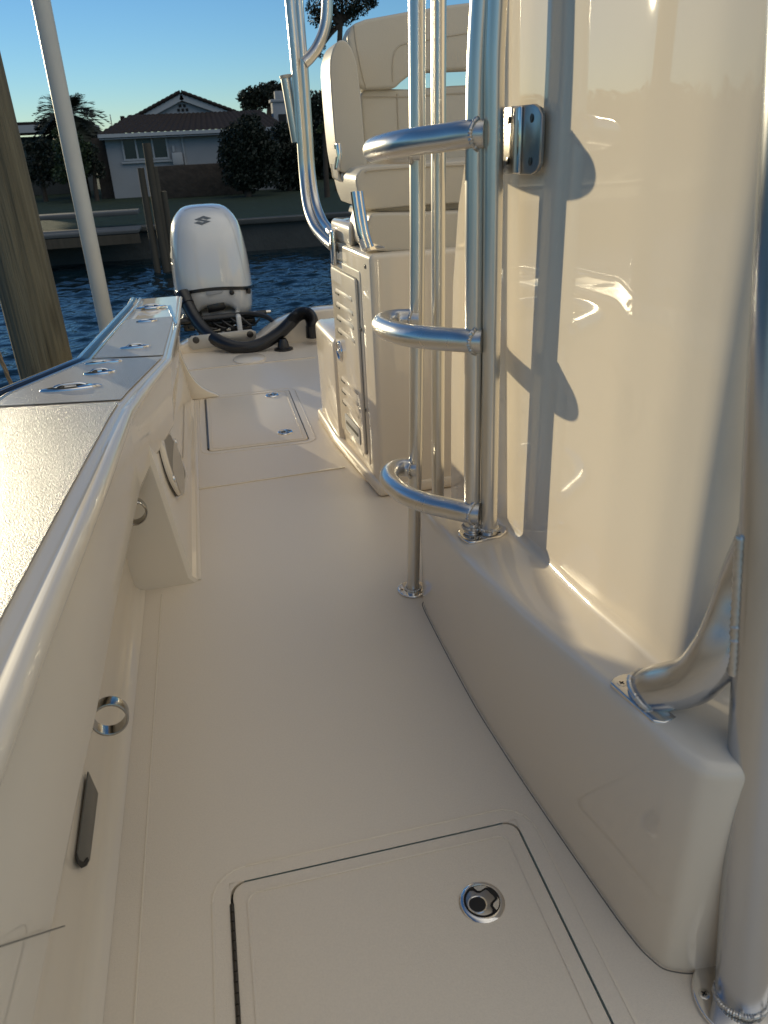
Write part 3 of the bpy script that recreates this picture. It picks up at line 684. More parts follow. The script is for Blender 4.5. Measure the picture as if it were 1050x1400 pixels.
def seamline(pts, y, r=.0022, parent=None):
    P = spline([at_y(px, py, y) for px, py in pts], 5); return finish('welt', tube(P, r, 6), 'vinyl_edge', parent or lpn)
seamline([(484, 35), (487, 60), (495, 100), (501, 121)], Yb_-.031, .003, upb)
seamline([(537, 112), (537, 85), (541, 68), (552, 60), (575, 56), (620, 48), (680, 40), (790, 35)], Yb_-.0305, .003, upb)
seamline([(497, 133), (560, 132), (620, 128), (780, 121)], Yb_-.001, .0028, low_back)
seamline([(543, 128), (545, 180), (550, 234)], Yb_-.001, .0028, low_back)
seamline([(499, 236), (508, 233), (560, 229), (620, 226), (760, 221)], 2.598, .003, seat)
# side wing
wing = cushion('side_wing', [(451, 100), (453, 75), (459, 60), (468, 54), (477, 60), (484, 74), (490, 100), (495, 150), (499, 200), (502, 226), (497, 236), (470, 236), (463, 225), (457, 180)], 2.80, .20, .022, 2, 'padded side wing of the backrest')
bm = prism([at_y(px, py, 2.84) for px, py in ((450, 110), (453, 80), (456, 140), (464, 236), (470, 250), (463, 245), (457, 200))], (0, .14, 0)); bevel(bm, .008, 3); finish('wing_shell', bm, 'gel', lpn)
# underside seat arm and chrome struts
arm = [at_y(px, py, 2.82) for px, py in ((466, 236), (474, 262), (486, 280), (496, 286), (500, 276), (490, 262), (484, 238))]
bm = prism(arm, (0, .12, 0)); bevel(bm, .012, 3); finish('seat_arm', bm, 'gel', lpn)
for k, off in ((0, 0), (1, 6)):
    P = spline([at_y(485+off, 262, 2.58), at_y(489+off, 290, 2.57), at_y(494+off, 318, 2.56), at_y(500+off, 338, 2.555)], 5)
    finish('chrome_strut', tube(P, .014, 14), 'chrome', lpn)
bm = prism([at_y(px, py, 2.555) for px, py in ((494, 332), (504, 330), (526, 337), (526, 341), (498, 345))], (0, .06, 0)); bevel(bm, .004, 2); finish('strut_base', bm, 'chrome', lpn)
bm = prism([at_y(px, py, 2.79) for px, py in ((459, 196), (466, 194), (468, 214), (465, 234), (459, 232), (462, 214))], (0, .05, 0)); bevel(bm, .006, 2); finish('recline_latch', bm, 'chrome', lpn)
# double tube frame at the outboard side
def fpts(dx, dy): return [Vector((.45+dx, 3.37, 2.0)), Vector((.45+dx, 3.365, 1.685)), Vector((.45+dx, 3.36, 1.30)), Vector((.45+dx, 3.35, 1.10))]
px1 = [(389, -120), (397, 0), (405, 90), (412, 180), (416, 240), (421, 282), (430, 308), (443, 325), (456, 337)]
px2 = [(402, -120), (408, 0), (415, 90), (421, 180), (425, 235), (431, 275), (440, 300), (450, 314), (458, 322)]
def ydepth(i, n): return lerp([(0, 3.32), (.55, 3.30), (1, 2.98)], i/(n-1))
fo = None
for pp, r in ((px1, .0205), (px2, .0185)):
    P = spline([at_y(px, py, ydepth(i, len(pp))) for i, (px, py) in enumerate(pp)], 7)
    o = finish('frame_tube', tube(P, r, 22), 'alu', lpn); fo = fo or o
lp_ = spline([at_y(px, py, 3.30) for px, py in ((446, -120), (447, -40), (447, 15), (443, 42), (434, 64), (424, 78), (416, 86))], 7)
finish('frame_loop', tube(lp_, .021, 22), 'alu', lpn)
rh = [at_y(px, py, 3.34) for px, py in ((391, 107), (395, 130), (400, 160), (406, 194))]
rh = finish('rod_tube', tube(rh, .021, 22), 'alu', lpn)
finish('tube_rim', lathe(at_y(391, 107, 3.34), (at_y(391, 107, 3.34)-at_y(395, 130, 3.34)), [(.021, 0), (.024, .002), (.024, .01), (.019, .012), (.019, -.03)], 22), 'vinyl', rh)
bm = bmesh.new(); add_box(bm, at_y(455, 338, 2.96), (.016, .08, .13)); bevel(bm, .006, 3); finish('frame_foot', bm, 'chrome', lpn)

# ================================================================== OUTBOARD
eng = thing('outboard_motor', 'white outboard motor with black band tilted behind the transom', 'outboard motor', (.03, 5.75, -.6))
ex = .028
prof = [(.315, .272, 5.440, 6.15), (.36, .274, 5.442, 6.16), (.45, .272, 5.452, 6.17), (.55, .264, 5.470, 6.17), (.64, .252, 5.490, 6.16), (.70, .240, 5.512, 6.14), (.745, .226, 5.54, 6.11), (.785, .205, 5.575, 6.08), (.815, .178, 5.615, 6.04), (.837, .150, 5.665, 6.0), (.849, .118, 5.72, 5.95), (.855, .07, 5.77, 5.9), (.856, .012, 5.82, 5.85)]
def esec(a, yf, yb, z, p=3.0, n=72, dz=0):
    out = []; c = (yf+yb)/2; b = (yb-yf)/2
    for i in range(n):
        t = 2*math.pi*i/n-math.pi/2; ct, st = math.cos(t), math.sin(t)
        x = ex+a*math.copysign(abs(ct)**(2/p), ct); y = c+b*math.copysign(abs(st)**(2/p), st)
        out.append(Vector((x, y, z+dz*max(0, -st)*(1-abs(ct))**.5)))
    return out
def band_z(x, y): return .034*(1-((x-ex)/.28)**2) if y < 5.7 else 0
secs = []
for z, a, yf, yb in prof:
    s = esec(a, yf, yb, z, 3.3 if z < .75 else 2.8)
    k = max(0, (.60-z)/.29)
    secs.append([p+Vector((0, 0, band_z(p.x, p.y)*k)) for p in s])
bm = loft(secs, closed=True); bm.faces.new(bm.verts[-72:]) if False else None
cowl = finish('cowl', bm, 'paint', eng, ang=70)
def bandsec(z, grow): return [p+Vector((0, 0, band_z(p.x, p.y))) for p in esec(.272+grow, 5.440-grow, 6.15+grow, z, 3.3)]
finish('band', loft([bandsec(.318, -.01), bandsec(.318, .006), bandsec(.296, .006), bandsec(.296, -.01)], closed=True), 'black', eng)
lowp = [(.298, .270, 5.442, 6.15), (.25, .268, 5.446, 6.14), (.190, .262, 5.455, 6.1), (.145, .250, 5.48, 6.02), (.135, .22, 5.52, 5.98)]
secs = []
for i, (z, a, yf, yb) in enumerate(lowp):
    s = esec(a, yf, yb, z, 3.3); up = [0, .0, .0, .0, .0][i]
    secs.append([p+Vector((0, 0, band_z(p.x, p.y)*(1-.25*i)+(.085*(i/4)*max(0, 1-((p.x-ex)/.15)**4) if p.y < 5.7 else 0))) for p in s])
bm = loft(secs, closed=True); lowcowl = finish('lower_cowl', bm, 'paint', eng, ang=60)
# features of the lower cowl front
def eface(px, py, off=0): return at_y(px, py, 5.44-off)
bm = prism([eface(px, py, .004) for px, py in ((282, 397), (300, 393), (305, 394), (305, 399), (302, 401), (285, 405), (282, 403))], (0, .03, 0)); bevel(bm, .003, 2, 50); finish('cowl_grip', bm, 'decal2', lowcowl)
finish('hose_port', lathe(eface(317, 400, .012), (0, -1, 0), [(.017, -.02), (.017, 0), (.013, .002), (0, .002)], 18), 'black', lowcowl)
finish('hose_port', lathe(eface(341, 398, -.05), (.6, -1, 0), [(.02, -.03), (.02, 0), (0, .001)], 18, sx=.6), 'black', lowcowl)
bm = prism([eface(px, py, -.02) for px, py in ((283, 418), (306, 412), (309, 420), (306, 424), (285, 428))], (0, .06, 0)); bevel(bm, .004, 2); finish('tray', bm, 'black', lowcowl)
# cowl emblem and side badge laid on the real surface
bv = BVHTree.FromPolygons([v.co+Vector((.03, 5.75, -.6)) for v in cowl.data.vertices], [p.vertices[:] for p in cowl.data.polygons])
def on_cowl(px, py, off):
    d = ray(px, py).normalized(); h = bv.ray_cast(CAM, d)
    return (h[0]+h[1]*(off if h[1].dot(d) < 0 else -off)) if h[0] else None
def decal(name, polys, m, parent, off=.0025):
    bm = bmesh.new()
    for poly in polys:
        b2 = bmesh.new(); vs = [b2.verts.new((x, y, 0)) for x, y in poly]; b2.faces.new(vs)
        bmesh.ops.triangulate(b2, faces=b2.faces[:]); bmesh.ops.subdivide_edges(b2, edges=b2.edges[:], cuts=2, use_grid_fill=True)
        mp = {}
        for v in b2.verts:
            q = on_cowl(v.co.x, v.co.y, off)
            if q: mp[v] = bm.verts.new(q)
        for f in b2.faces:
            if all(v in mp for v in f.verts): bm.faces.new([mp[v] for v in f.verts])
        b2.free()
    return finish(name, bm, m, parent)
Sg = [(1, .40), (0, 1), (-1, .30), (.28, -.32), (0, -.45), (-.45, -.12), (-1, -.40), (0, -1), (1, -.30), (-.28, .32), (0, .45), (.45, .12)]
decal('emblem', [[(277.0+11.6*(x+.08*y), 301.6-6.2*y-.9*x) for x, y in Sg]], 'decal', cowl)
def seam_on(name, pts, m, parent, w=.35, off=.0015):
    P = spline([(x, y, 0) for x, y in pts], 6); quads = []
    for a_, b_ in zip(P, P[1:]):
        d_ = (b_-a_).normalized(); n_ = Vector((-d_.y, d_.x, 0))*w
        quads.append([(q.x, q.y) for q in (a_-n_, b_-n_, b_+n_, a_+n_)])
    return decal(name, quads, m, parent, off)
seam_on('cowl_seam', [(252, 288), (262, 284.5), (276, 283), (290, 283.5), (300, 286)], 'decal2', cowl, .3)
seam_on('cowl_seam', [(248, 296), (244, 318), (243, 345), (244, 370), (247, 388)], 'seam', cowl, .28)
seam_on('cowl_seam', [(308, 292), (318, 312), (326, 340), (332, 366), (336, 384)], 'seam', cowl, .28)
decal('side_badge', [[(230.5, 336), (235.5, 337), (236.5, 354), (232, 352)], [(231, 357), (240, 362), (233, 361)]], 'decal2', cowl)
# midsection, clamp bracket and steering gear below the cowl
bm = prism([(ex-.12, 5.56, .17), (ex+.14, 5.56, .17), (ex+.13, 5.56, -.12), (ex-.11, 5.56, -.12)], (0, .25, 0)); bevel(bm, .02, 3); finish('midsection', bm, 'paint', eng)
for sx in (-.125, .135):
    bm = bmesh.new(); add_box(bm, (ex+sx, 5.42, .03), (.035, .30, .30)); bevel(bm, .012, 3); finish('clamp_bracket', bm, 'black' if sx < 0 else 'paint', eng)
bm = bmesh.new(); add_box(bm, (ex+.02, 5.45, .115), (.46, .16, .045)); add_box(bm, (ex+.07, 5.40, .075), (.30, .12, .035)); add_box(bm, (ex-.20, 5.44, .13), (.08, .12, .10)); bevel(bm, .01, 3); finish('swivel_head', bm, 'black', eng)
finish('steering_cylinder', tube([(ex-.29, 5.36, .155), (ex+.33, 5.36, .165)], .024, 18), 'black', eng)
finish('steering_rod', tube([(ex+.16, 5.355, .175), (ex+.36, 5.355, .172)], .013, 14), 'chrome', eng)
bm = bmesh.new()
for dx, dz, w_ in ((-.02, .09, .05), (.06, .085, .03), (.11, .10, .03), (.02, .06, .02)): add_box(bm, (ex+dx, 5.335, dz), (w_, .02, .022))
bevel(bm, .003, 2); finish('tilt_fitting', bm, 'steel', eng)
bm = loft([[(ex-.035, 5.62, -.1), (ex+.035, 5.62, -.1), (ex+.035, 6.0, -.1), (ex-.035, 6.0, -.1)], [(ex-.03, 5.66, -.75), (ex+.03, 5.66, -.75), (ex+.03, 5.98, -.75), (ex-.03, 5.98, -.75)]], closed=True, caps=True); finish('drive_leg', bm, 'paint', eng)
for k in range(5):                                   # cable loops between motor and tray
    dx = -.12+.06*k
    P = spline([(ex+dx, 5.44, .15), (ex+dx+.03, 5.32, .12+.01*k), (ex+dx+.10, 5.30, .10), (ex+dx+.16, 5.40, .12)], 6)
    finish('cable', tube(P, .008, 8), 'black', eng)
# ================================================================== HOSES
hs = thing('rigging_hose', 'thick black corrugated hose looping from motor to deck', 'hose', (.2, 5.2, .1))
hp = [(251, 405, 5.43), (257, 417, 5.38), (268, 437, 5.28), (284, 456, 5.16), (305, 469, 5.04), (332, 475.5, 4.98), (358, 470, 4.97), (380, 457, 4.98), (396, 442, 4.99), (407, 431, 5.0), (417, 428, 5.01), (425, 434, 5.02), (428, 450, 5.03)]
P = spline([at_y(*p) for p in hp], 26)
finish('hose', tube(P, [.041+(.0016 if i % 2 else -.0012) for i in range(len(P))], 22), 'black', hs, ang=80)
finish('hose_collar', tube([P[0]-(P[1]-P[0]).normalized()*.02, P[0]+(P[1]-P[0]).normalized()*.07], [.050, .046], 20), 'black', hs)
finish('hose_collar', tube([P[-9], P[-1]+Vector((0, 0, -.05))], [.046, .052], 20), 'black', hs)
finish('hose_clip', tube([P[0]+Vector((-.022, -.045, -.02)), P[6]+Vector((-.02, -.045, -.0)), P[14]+Vector((-.018, -.045, 0))], .006, 8), 'chrome', hs)
h2 = thing('fuel_line', 'thin black hose dropping into a boot on the sole', 'hose', (.35, 5.1, .1))
P = spline([at_y(318, 431, 5.36), at_y(345, 429, 5.33), at_y(366, 434, 5.28), at_y(378, 446, 5.2), at_y(384, 460, 5.1), at_y(387, 474, 5.0)], 8)
finish('hose', tube(P, .017, 14), 'black', h2)
c = at_z(388, 478, .0); finish('boot', lathe(c+Vector((0, 0, -.002)), (0, 0, 1), [(.062, 0), (.062, .012), (.04, .02), (.034, .05), (.022, .075)], 24), 'black', h2)

# ================================================================== PILING, GUIDE POLE, LINE
bx, by = -.682, 3.2
piling = thing('piling', 'weathered brown wooden piling standing in the water by the rub rail', 'piling', (bx, by, WZ-.6))
secs = []
for i in range(41):
    z = WZ-.6+5.2*i/40; ring = []
    for k in range(48):
        a = 2*math.pi*k/48; r = .105*(1+.02*math.sin(3*a+z*1.3)+.012*math.sin(7*a+2*z)+.006*math.sin(17*a))-.004*(z)
        ring.append((bx+r*math.cos(a), by+r*math.sin(a), z))
    secs.append(ring)
finish('shaft', loft(secs, closed=True, caps=True), 'wood', piling)
gp = at_y(146, 445, 6.4)
pole = thing('guide_pole', 'slim white plastic guide pole rising behind the rub rail', 'pole', (gp.x, 6.4, WZ-.3))
finish('pipe', tube([(gp.x, 6.4, WZ-.3), (gp.x, 6.4, .6), (gp.x+.004, 6.4, 2.2), (gp.x+.004, 6.4, 3.4)], .061, 32), 'pvc', pole)
P = spline([(-1.13, 4.25, 1.0), (-1.125, 4.2, .55), (-1.05, 4.1, .1), (-1.02, 4.1, -.3), (-1.0, 4.1, -1.5)], 14)
bm = bmesh.new()
for s in range(3):
    Q = [p+Vector((.006*math.cos(i*.9+s*2.1), .006*math.sin(i*.9+s*2.1), 0)) for i, p in enumerate(P)]; tube(Q, .006, 6, bm)
o = finish('mooring_line', bm, 'rope'); tag(o, 'thin brown mooring line hanging beside the wooden piling', 'rope')

# ================================================================== FAR BANK
def box_thing(name, c, s, m, label, cat, bv=.02, group=None, kind=None):
    bm = bmesh.new(); add_box(bm, (0, 0, 0), s)
    if bv: bevel(bm, bv, 2)
    o = finish(name, bm, m, None, True); o.location = c; tag(o, label, cat, group, kind); return o
sw = thing('seawall', 'long dark concrete seawall along the far bank', 'seawall', (0, SWY, WZ))
bm = bmesh.new(); add_box(bm, (0, SWY+.12, -1.4), (240, .25, 1.5)); finish('wall_face', bm, 'seawall', sw, False)
bm = bmesh.new(); add_box(bm, (0, SWY+.1, -.60), (240, .55, .12)); bevel(bm, .02, 2); finish('cap', bm, 'seawall', sw)
# dock at the left with pale cap boards
a = at_y(62, 322, 21); b = at_y(192, 319, 21)
dk = thing('dock', 'low floating dock with pale edge boards at the far bank', 'dock', (-5, 20.9, WZ))
bm = bmesh.new(); add_box(bm, ((-9+b.x)/2, 21.2, a.z-.01), (b.x+9, 1.3, .07)); bevel(bm, .01, 2); finish('deck', bm, 'concrete', dk)
bm = bmesh.new(); add_box(bm, ((-9+b.x)/2, 20.58, a.z-.17), (b.x+9, .06, .22)); finish('fascia', bm, 'dockwood', dk)
a2 = at_y(60, 297, 22.6); b2 = at_y(190, 296, 22.6)
wk = box_thing('walkway_slab', ((-12+b2.x)/2, 22.9, a2.z-.02), (b2.x+12, 1.0, .09), 'concrete', 'pale walkway slab on the seawall above the dock', 'walkway')
# dock pilings
g = 'dark pilings off the far seawall'
labs = ['tallest thin dark piling in front of the house', 'short dark piling just left of the tallest one', 'thin dark piling right of the tallest one', 'short stub piling farthest right before the motor']
for (px, py0, py1, w_px), lb in zip(((192, 196, 362, 10), (184, 230, 356, 8), (203, 228, 358, 7), (216, 262, 354, 7)), labs):
    q = at_y(px+8, py1, 19.3); t0 = at_y(px, py0, 19.3); w_ = w_px/2*20/FPX
    bm = tube([(0, 0, -.6), (0, 0, 1), (0.01, 0, t0.z-WZ)], [w_, w_, w_*.92], 14)
    o = finish('dock_piling', bm, 'dockwood'); o.location = (t0.x+.12, 19.3, WZ); tag(o, lb, 'piling', g)

# house
HY = 38.0
hs_ = thing('house', 'white single storey house with gable and brown tile roof across the canal', 'house', (0, 42, GZ))
def H(px, py, y=HY): return at_y(px, py, y)
x0, x1 = H(150, 230).x, H(420, 180).x; ez = H(240, 180).z
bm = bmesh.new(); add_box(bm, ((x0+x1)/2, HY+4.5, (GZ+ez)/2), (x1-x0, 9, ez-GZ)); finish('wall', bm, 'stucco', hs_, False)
# low hip roof, barrel tiles as ribs
ov = .5; rx0, rx1 = H(134, 183, HY-ov).x, H(392, 168, HY-ov).x; rz = ez-.02; ridge_z = H(240, 156, HY+2.0).z
bm = bmesh.new(); n = int((rx1-rx0)/.045); rows = []
for j in range(15):
    t = j/14; yy = HY-ov+(2.6)*t; zz = rz+(ridge_z-rz)*t; row = []
    xa = rx0+1.3*t; xb = rx1-.9*t
    for i in range(n+1):
        x = xa+(xb-xa)*i/n; xx = rx0+(rx1-rx0)*i/n
        row.append((x, yy, zz+.045*abs(math.sin(xx*math.pi/.27))+(.05 if j % 2 else 0)))
    rows.append(row)
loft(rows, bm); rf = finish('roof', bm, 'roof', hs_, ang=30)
bm = loft([[(rx0, HY-ov, rz), (rx0, HY+9.5, rz)], [(rx0+1.3, HY+2.1, ridge_z), (rx0+1.3, HY+9.5, ridge_z)], [(rx1-.9, HY+2.1, ridge_z), (rx1-.9, HY+9.5, ridge_z)], [(rx1, HY-ov, rz), (rx1, HY+9.5, rz)]]); finish('roof_deck', bm, 'roof', rf, False)
bm = bmesh.new(); add_box(bm, ((rx0+rx1)/2, HY-ov-.03, rz-.04), (rx1-rx0, .08, .14)); add_box(bm, (rx0, HY+4, rz-.04), (.08, 9, .14)); finish('gutter', bm, 'trim', hs_, False)
bm = bmesh.new(); add_box(bm, ((rx0+rx1)/2, HY-.25, rz-.16), (rx1-rx0, .5, .04)); finish('soffit', bm, 'stucco', hs_, False)
# gable
gy = HY+2.4
ga, gl, gr = H(247, 127, gy), H(176, 166, gy), H(326, 156, gy)
base_z = min(gl.z, gr.z)-.1
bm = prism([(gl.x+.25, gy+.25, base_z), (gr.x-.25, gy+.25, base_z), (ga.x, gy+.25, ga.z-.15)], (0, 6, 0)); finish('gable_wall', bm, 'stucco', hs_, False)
for nm, p, sg in (('rake', gl, 1), ('rake', gr, -1)):
    d = Vector((ga.x-p.x, 0, ga.z-p.z)); L = d.length; d.normalize(); up = Vector((-d.z, 0, d.x))*sg
    P0 = Vector((p.x, gy, p.z))-d*.35; P1 = Vector((ga.x, gy, ga.z))
    rk = finish(nm, prism([P0-up*.26, P1-up*.28, P1-up*.02, P0-up*.02], (0, .12, 0)), 'trim', hs_, False)
    # tile slope behind the rake
    rows = []; m_ = 60
    for j in range(13):
        q = P0+(P1-P0)*(j/12); rows.append([q+up*(.03+.05*abs(math.sin(k*math.pi/2.0)))+Vector((0, -.08+6.4*k/m_, .035*(j % 2))) for k in range(m_+1)])
    sl_ = finish('gable_roof', loft(rows), 'roof', hs_, ang=30)
    finish('verge_tile', tube([P0+up*.05+(P1-P0)*(i/40)+Vector((0, -.04, 0)) for i in range(41)], [.085 if i % 3 else .065 for i in range(41)], 8), 'roof', sl_)
bm = bmesh.new(); cvx = H(249.5, 147, gy+.24)
for i, j in ((-1, 0), (0, 0), (1, 0), (-.5, 1), (.5, 1)): add_box(bm, (cvx.x+.19*i, gy+.24, cvx.z-.1+.17*j), (.12, .06, .12))
finish('gable_vent', bm, 'gap', hs_, False)
bm = tube([(H(173, 165, gy).x-.2, gy+.6, gl.z-.1), (H(173, 165, gy).x-.2, gy+.6, gl.z+.25)], .10, 10); finish('vent_pipe', bm, 'roof', hs_)
# window with three panes
wa, wb_ = H(166, 190, HY-.03), H(231, 216, HY-.03)
wf = bmesh.new(); cx_, cz_ = (wa.x+wb_.x)/2, (wa.z+wb_.z)/2; ww, wh = wb_.x-wa.x, wa.z-wb_.z
for sx in (-.5, -.20, .17, .5): add_box(wf, (cx_+ww*sx, HY-.05, cz_), (.07, .12, wh+.08))
for sz in (-.5, .5): add_box(wf, (cx_, HY-.052, cz_+wh*sz), (ww+.1, .124, .08))
win = finish('window', wf, 'trim', hs_, False)
for a_, b_, m_ in ((-.47, -.22, 'glass'), (-.18, .15, 'curtain'), (.19, .48, 'glass')):
    bm = bmesh.new(); add_box(bm, (cx_+ww*(a_+b_)/2, HY-.015, cz_), (ww*(b_-a_)+.03, .02, wh)); finish('pane', bm, m_, win, False)
bm = bmesh.new(); add_box(bm, (cx_, HY-.06, cz_-wh/2-.10), (ww+.3, .16, .08)); finish('sill', bm, 'trim', win, False)
dp = H(250, 200, HY-.06); finish('downpipe', tube([(dp.x, HY-.06, ez-.1), (dp.x+.02, HY-.06, GZ+.2)], .05, 8), 'trim', hs_)
q = H(243, 217, HY-.15); bm = bmesh.new(); add_box(bm, (q.x, HY-.15, q.z), (.46, .3, .5)); bevel(bm, .03, 2); add_box(bm, (q.x-.12, HY-.12, q.z+.4), (.10, .1, .22)); finish('meter_box', bm, 'darkframe', hs_)
q0, q1 = H(327, 228), H(341, 252); bm = bmesh.new(); add_box(bm, ((q0.x+q1.x)/2, HY-.04, (q0.z+GZ)/2), (q1.x-q0.x, .08, q0.z-GZ)); finish('side_door', bm, 'trim', hs_, False)
# chimney on the right of the roof
cz = H(380, 138, HY+1.5); bm = bmesh.new(); add_box(bm, (cz.x+.1, HY+1.6, cz.z-1.2), (.8, .8, 2.4)); add_box(bm, (cz.x+.1, HY+1.6, cz.z+.0), (.95, .95, .12)); add_box(bm, (cz.x+.1, HY+1.6, cz.z+.22), (.45, .45, .35)); bevel(bm, .02, 2); ch = finish('chimney', bm, 'stucco', hs_)
bm = bmesh.new(); add_box(bm, (cz.x+.1, HY+1.19, cz.z-.75), (.35, .06, .4)); finish('chimney_opening', bm, 'gap', ch, False)
# stone return at the left end of the house
q0, q1 = H(128, 200, HY+.6), H(150, 200, HY+.6)
bm = bmesh.new(); add_box(bm, ((q0.x+q1.x)/2, HY+.9, (GZ+ez)/2-.05), (q1.x-q0.x+.1, .6, ez-GZ-.1)); finish('stone_return', bm, 'stone', hs_, False)
# stone garden wall
q0, q1 = H(205, 228, 35.5), H(330, 224, 35.5); o = box_thing('garden_wall', ((q0.x+q1.x)/2, 35.7, (GZ+q0.z)/2), (q1.x-q0.x, .45, q0.z-GZ), 'stone', 'low brown stone garden wall in front of the white house', 'wall')
# neighbour's boathouse at far left
q0, q1 = H(28, 172, 46), H(62, 186, 46)
nb_ = thing('boathouse', 'flat roofed outbuilding with white fascia left of the palm', 'building', (q0.x, 47, GZ))
bm = bmesh.new(); add_box(bm, (q0.x-1.5, 48, (GZ+q1.z)/2), (8.2, 4, q1.z-GZ)); finish('wall', bm, 'seawall', nb_, False)
bm = bmesh.new(); add_box(bm, (q0.x-1.3, 47.6, q0.z-.18), (9.4, 5.2, .34)); finish('roof', bm, 'trim', nb_, False)
bm = bmesh.new(); add_box(bm, (q0.x-1.3, 47.6, q0.z+.06), (9.0, 5.0, .14)); finish('roof_cover', bm, 'roof', nb_, False)
bm = bmesh.new()
for k in range(4): add_box(bm, (q0.x-1.6+1.2*k, 45.97, q1.z-.62), (.75, .06, .8))
finish('window', bm, 'curtain', nb_, False)

# ------------------------------------------------------------------ foliage
def leafcloud(bm, c, rad, n, size, flat=1.0):
    for _ in range(n):
        v = Vector((random.gauss(0, 1), random.gauss(0, 1), random.gauss(0, 1))).normalized()*(random.random()**.42)
        p = Vector(c)+Vector((v.x*rad[0], v.y*rad[1], v.z*rad[2])); s = size*random.uniform(.6, 1.35)
        a = Vector((random.gauss(0, 1), random.gauss(0, 1), random.gauss(0, 1)*flat)).normalized(); b = a.orthogonal().normalized(); c2 = a.cross(b)
        bm.faces.new([bm.verts.new(p+b*s), bm.verts.new(p+c2*s*.55), bm.verts.new(p-b*s), bm.verts.new(p-c2*s*.55)])
def crown_mesh(name, clumps, dens, size, m, parent):
    bm = bmesh.new()
    for c, r in clumps: leafcloud(bm, c, r if isinstance(r, tuple) else (r, r, r*.8), int(2.2*dens*(r[0] if isinstance(r, tuple) else r)**2), size*.62)
    me = bpy.data.meshes.new(name); off = parent.location
    bmesh.ops.translate(bm, verts=bm.verts, vec=-Vector(off)); bm.to_mesh(me); bm.free(); me.materials.append(M[m]); o = bpy.data.objects.new(name, me); COL.objects.link(o); o.parent = parent; return o
def tree(name, label, pxc, y, clumps_px, m, trunk_px, dens=420, size=.13, group=None, cat='tree'):
    base = at_y(trunk_px[0], 250, y); t = thing(name, label, cat, (base.x, y, GZ), group)
    cl = []; tops = []
    for px, py, rp in clumps_px:
        c = at_y(px, py, y); dep = (RM.transposed() @ (c-CAM)).z; r = rp*dep/FPX
        c.y += random.uniform(-.5, .5)*r; cl.append((c, r)); tops.append((c, r))
    crown_mesh('crown', cl, dens, size, m, t)
    bm = bmesh.new(); zt = max(c.z for c, r in tops); mid = sum((c for c, r in tops), Vector())/len(tops)
    tr = trunk_px[1]*y/FPX
    tube(spline([(base.x, y, GZ-.2), (base.x+(mid.x-base.x)*.3, y, GZ+(mid.z-GZ)*.5), mid], 4), [tr*(1-.05*i) for i in range(9)], 10, bm)
    for c, r in tops[:12]: tube([mid+Vector((0, 0, -.3)), (mid+c)/2+Vector((0, 0, -.1)), c], [tr*.5, tr*.35, tr*.12], 6, bm)
    finish('trunk', bm, 'bark', t); return t
random.seed(21)
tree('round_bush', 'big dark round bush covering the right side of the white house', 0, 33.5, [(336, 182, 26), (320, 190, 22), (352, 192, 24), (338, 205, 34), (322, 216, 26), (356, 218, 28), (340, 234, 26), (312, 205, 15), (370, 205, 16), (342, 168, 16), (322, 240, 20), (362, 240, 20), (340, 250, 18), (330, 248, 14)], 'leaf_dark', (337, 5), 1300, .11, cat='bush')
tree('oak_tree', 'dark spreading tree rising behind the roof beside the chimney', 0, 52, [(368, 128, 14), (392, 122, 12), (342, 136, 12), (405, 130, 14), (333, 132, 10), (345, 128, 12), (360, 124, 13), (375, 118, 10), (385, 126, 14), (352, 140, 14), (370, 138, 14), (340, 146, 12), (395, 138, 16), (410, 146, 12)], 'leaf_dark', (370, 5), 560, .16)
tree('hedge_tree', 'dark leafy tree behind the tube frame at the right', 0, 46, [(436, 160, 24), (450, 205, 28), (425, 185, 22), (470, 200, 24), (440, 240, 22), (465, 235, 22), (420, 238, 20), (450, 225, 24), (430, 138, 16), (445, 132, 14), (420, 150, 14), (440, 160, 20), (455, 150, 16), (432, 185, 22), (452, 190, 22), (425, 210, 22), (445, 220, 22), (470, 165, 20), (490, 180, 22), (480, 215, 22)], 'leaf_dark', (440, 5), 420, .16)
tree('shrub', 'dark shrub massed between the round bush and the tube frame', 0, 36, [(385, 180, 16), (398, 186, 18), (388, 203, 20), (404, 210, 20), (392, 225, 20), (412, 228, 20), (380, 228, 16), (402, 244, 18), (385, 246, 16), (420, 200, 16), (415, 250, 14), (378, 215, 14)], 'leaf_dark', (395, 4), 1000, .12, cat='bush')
tree('shrub', 'olive green shrub beside the tube frame in a sunlit leaf colour', 0, 30, [(443, 172, 7), (450, 176, 7), (438, 178, 6)], 'leaf_lit', (446, 4), 1600, .08, cat='bush')
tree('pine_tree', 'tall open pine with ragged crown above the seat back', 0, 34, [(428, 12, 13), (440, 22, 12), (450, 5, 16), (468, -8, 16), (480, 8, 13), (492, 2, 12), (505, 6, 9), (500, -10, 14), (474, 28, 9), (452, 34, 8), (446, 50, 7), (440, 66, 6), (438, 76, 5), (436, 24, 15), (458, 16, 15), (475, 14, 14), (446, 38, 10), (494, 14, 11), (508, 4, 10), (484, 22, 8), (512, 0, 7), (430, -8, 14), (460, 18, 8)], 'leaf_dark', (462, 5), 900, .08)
tree('shrub', 'bushy green shrub under the palm', 0, 37, [(100, 190, 14), (85, 200, 14), (115, 205, 14), (92, 218, 18), (112, 226, 16), (80, 182, 9), (100, 240, 18), (86, 238, 16)], 'leaf', (98, 3), 700, .11, cat='bush')
tree('shrub', 'darker green shrub at the left edge behind the piling', 0, 39, [(60, 198, 12), (48, 205, 12), (66, 212, 14), (50, 222, 16), (36, 200, 10), (70, 230, 14), (58, 242, 18), (40, 236, 14)], 'leaf_dark', (57, 3), 600, .12, cat='bush')
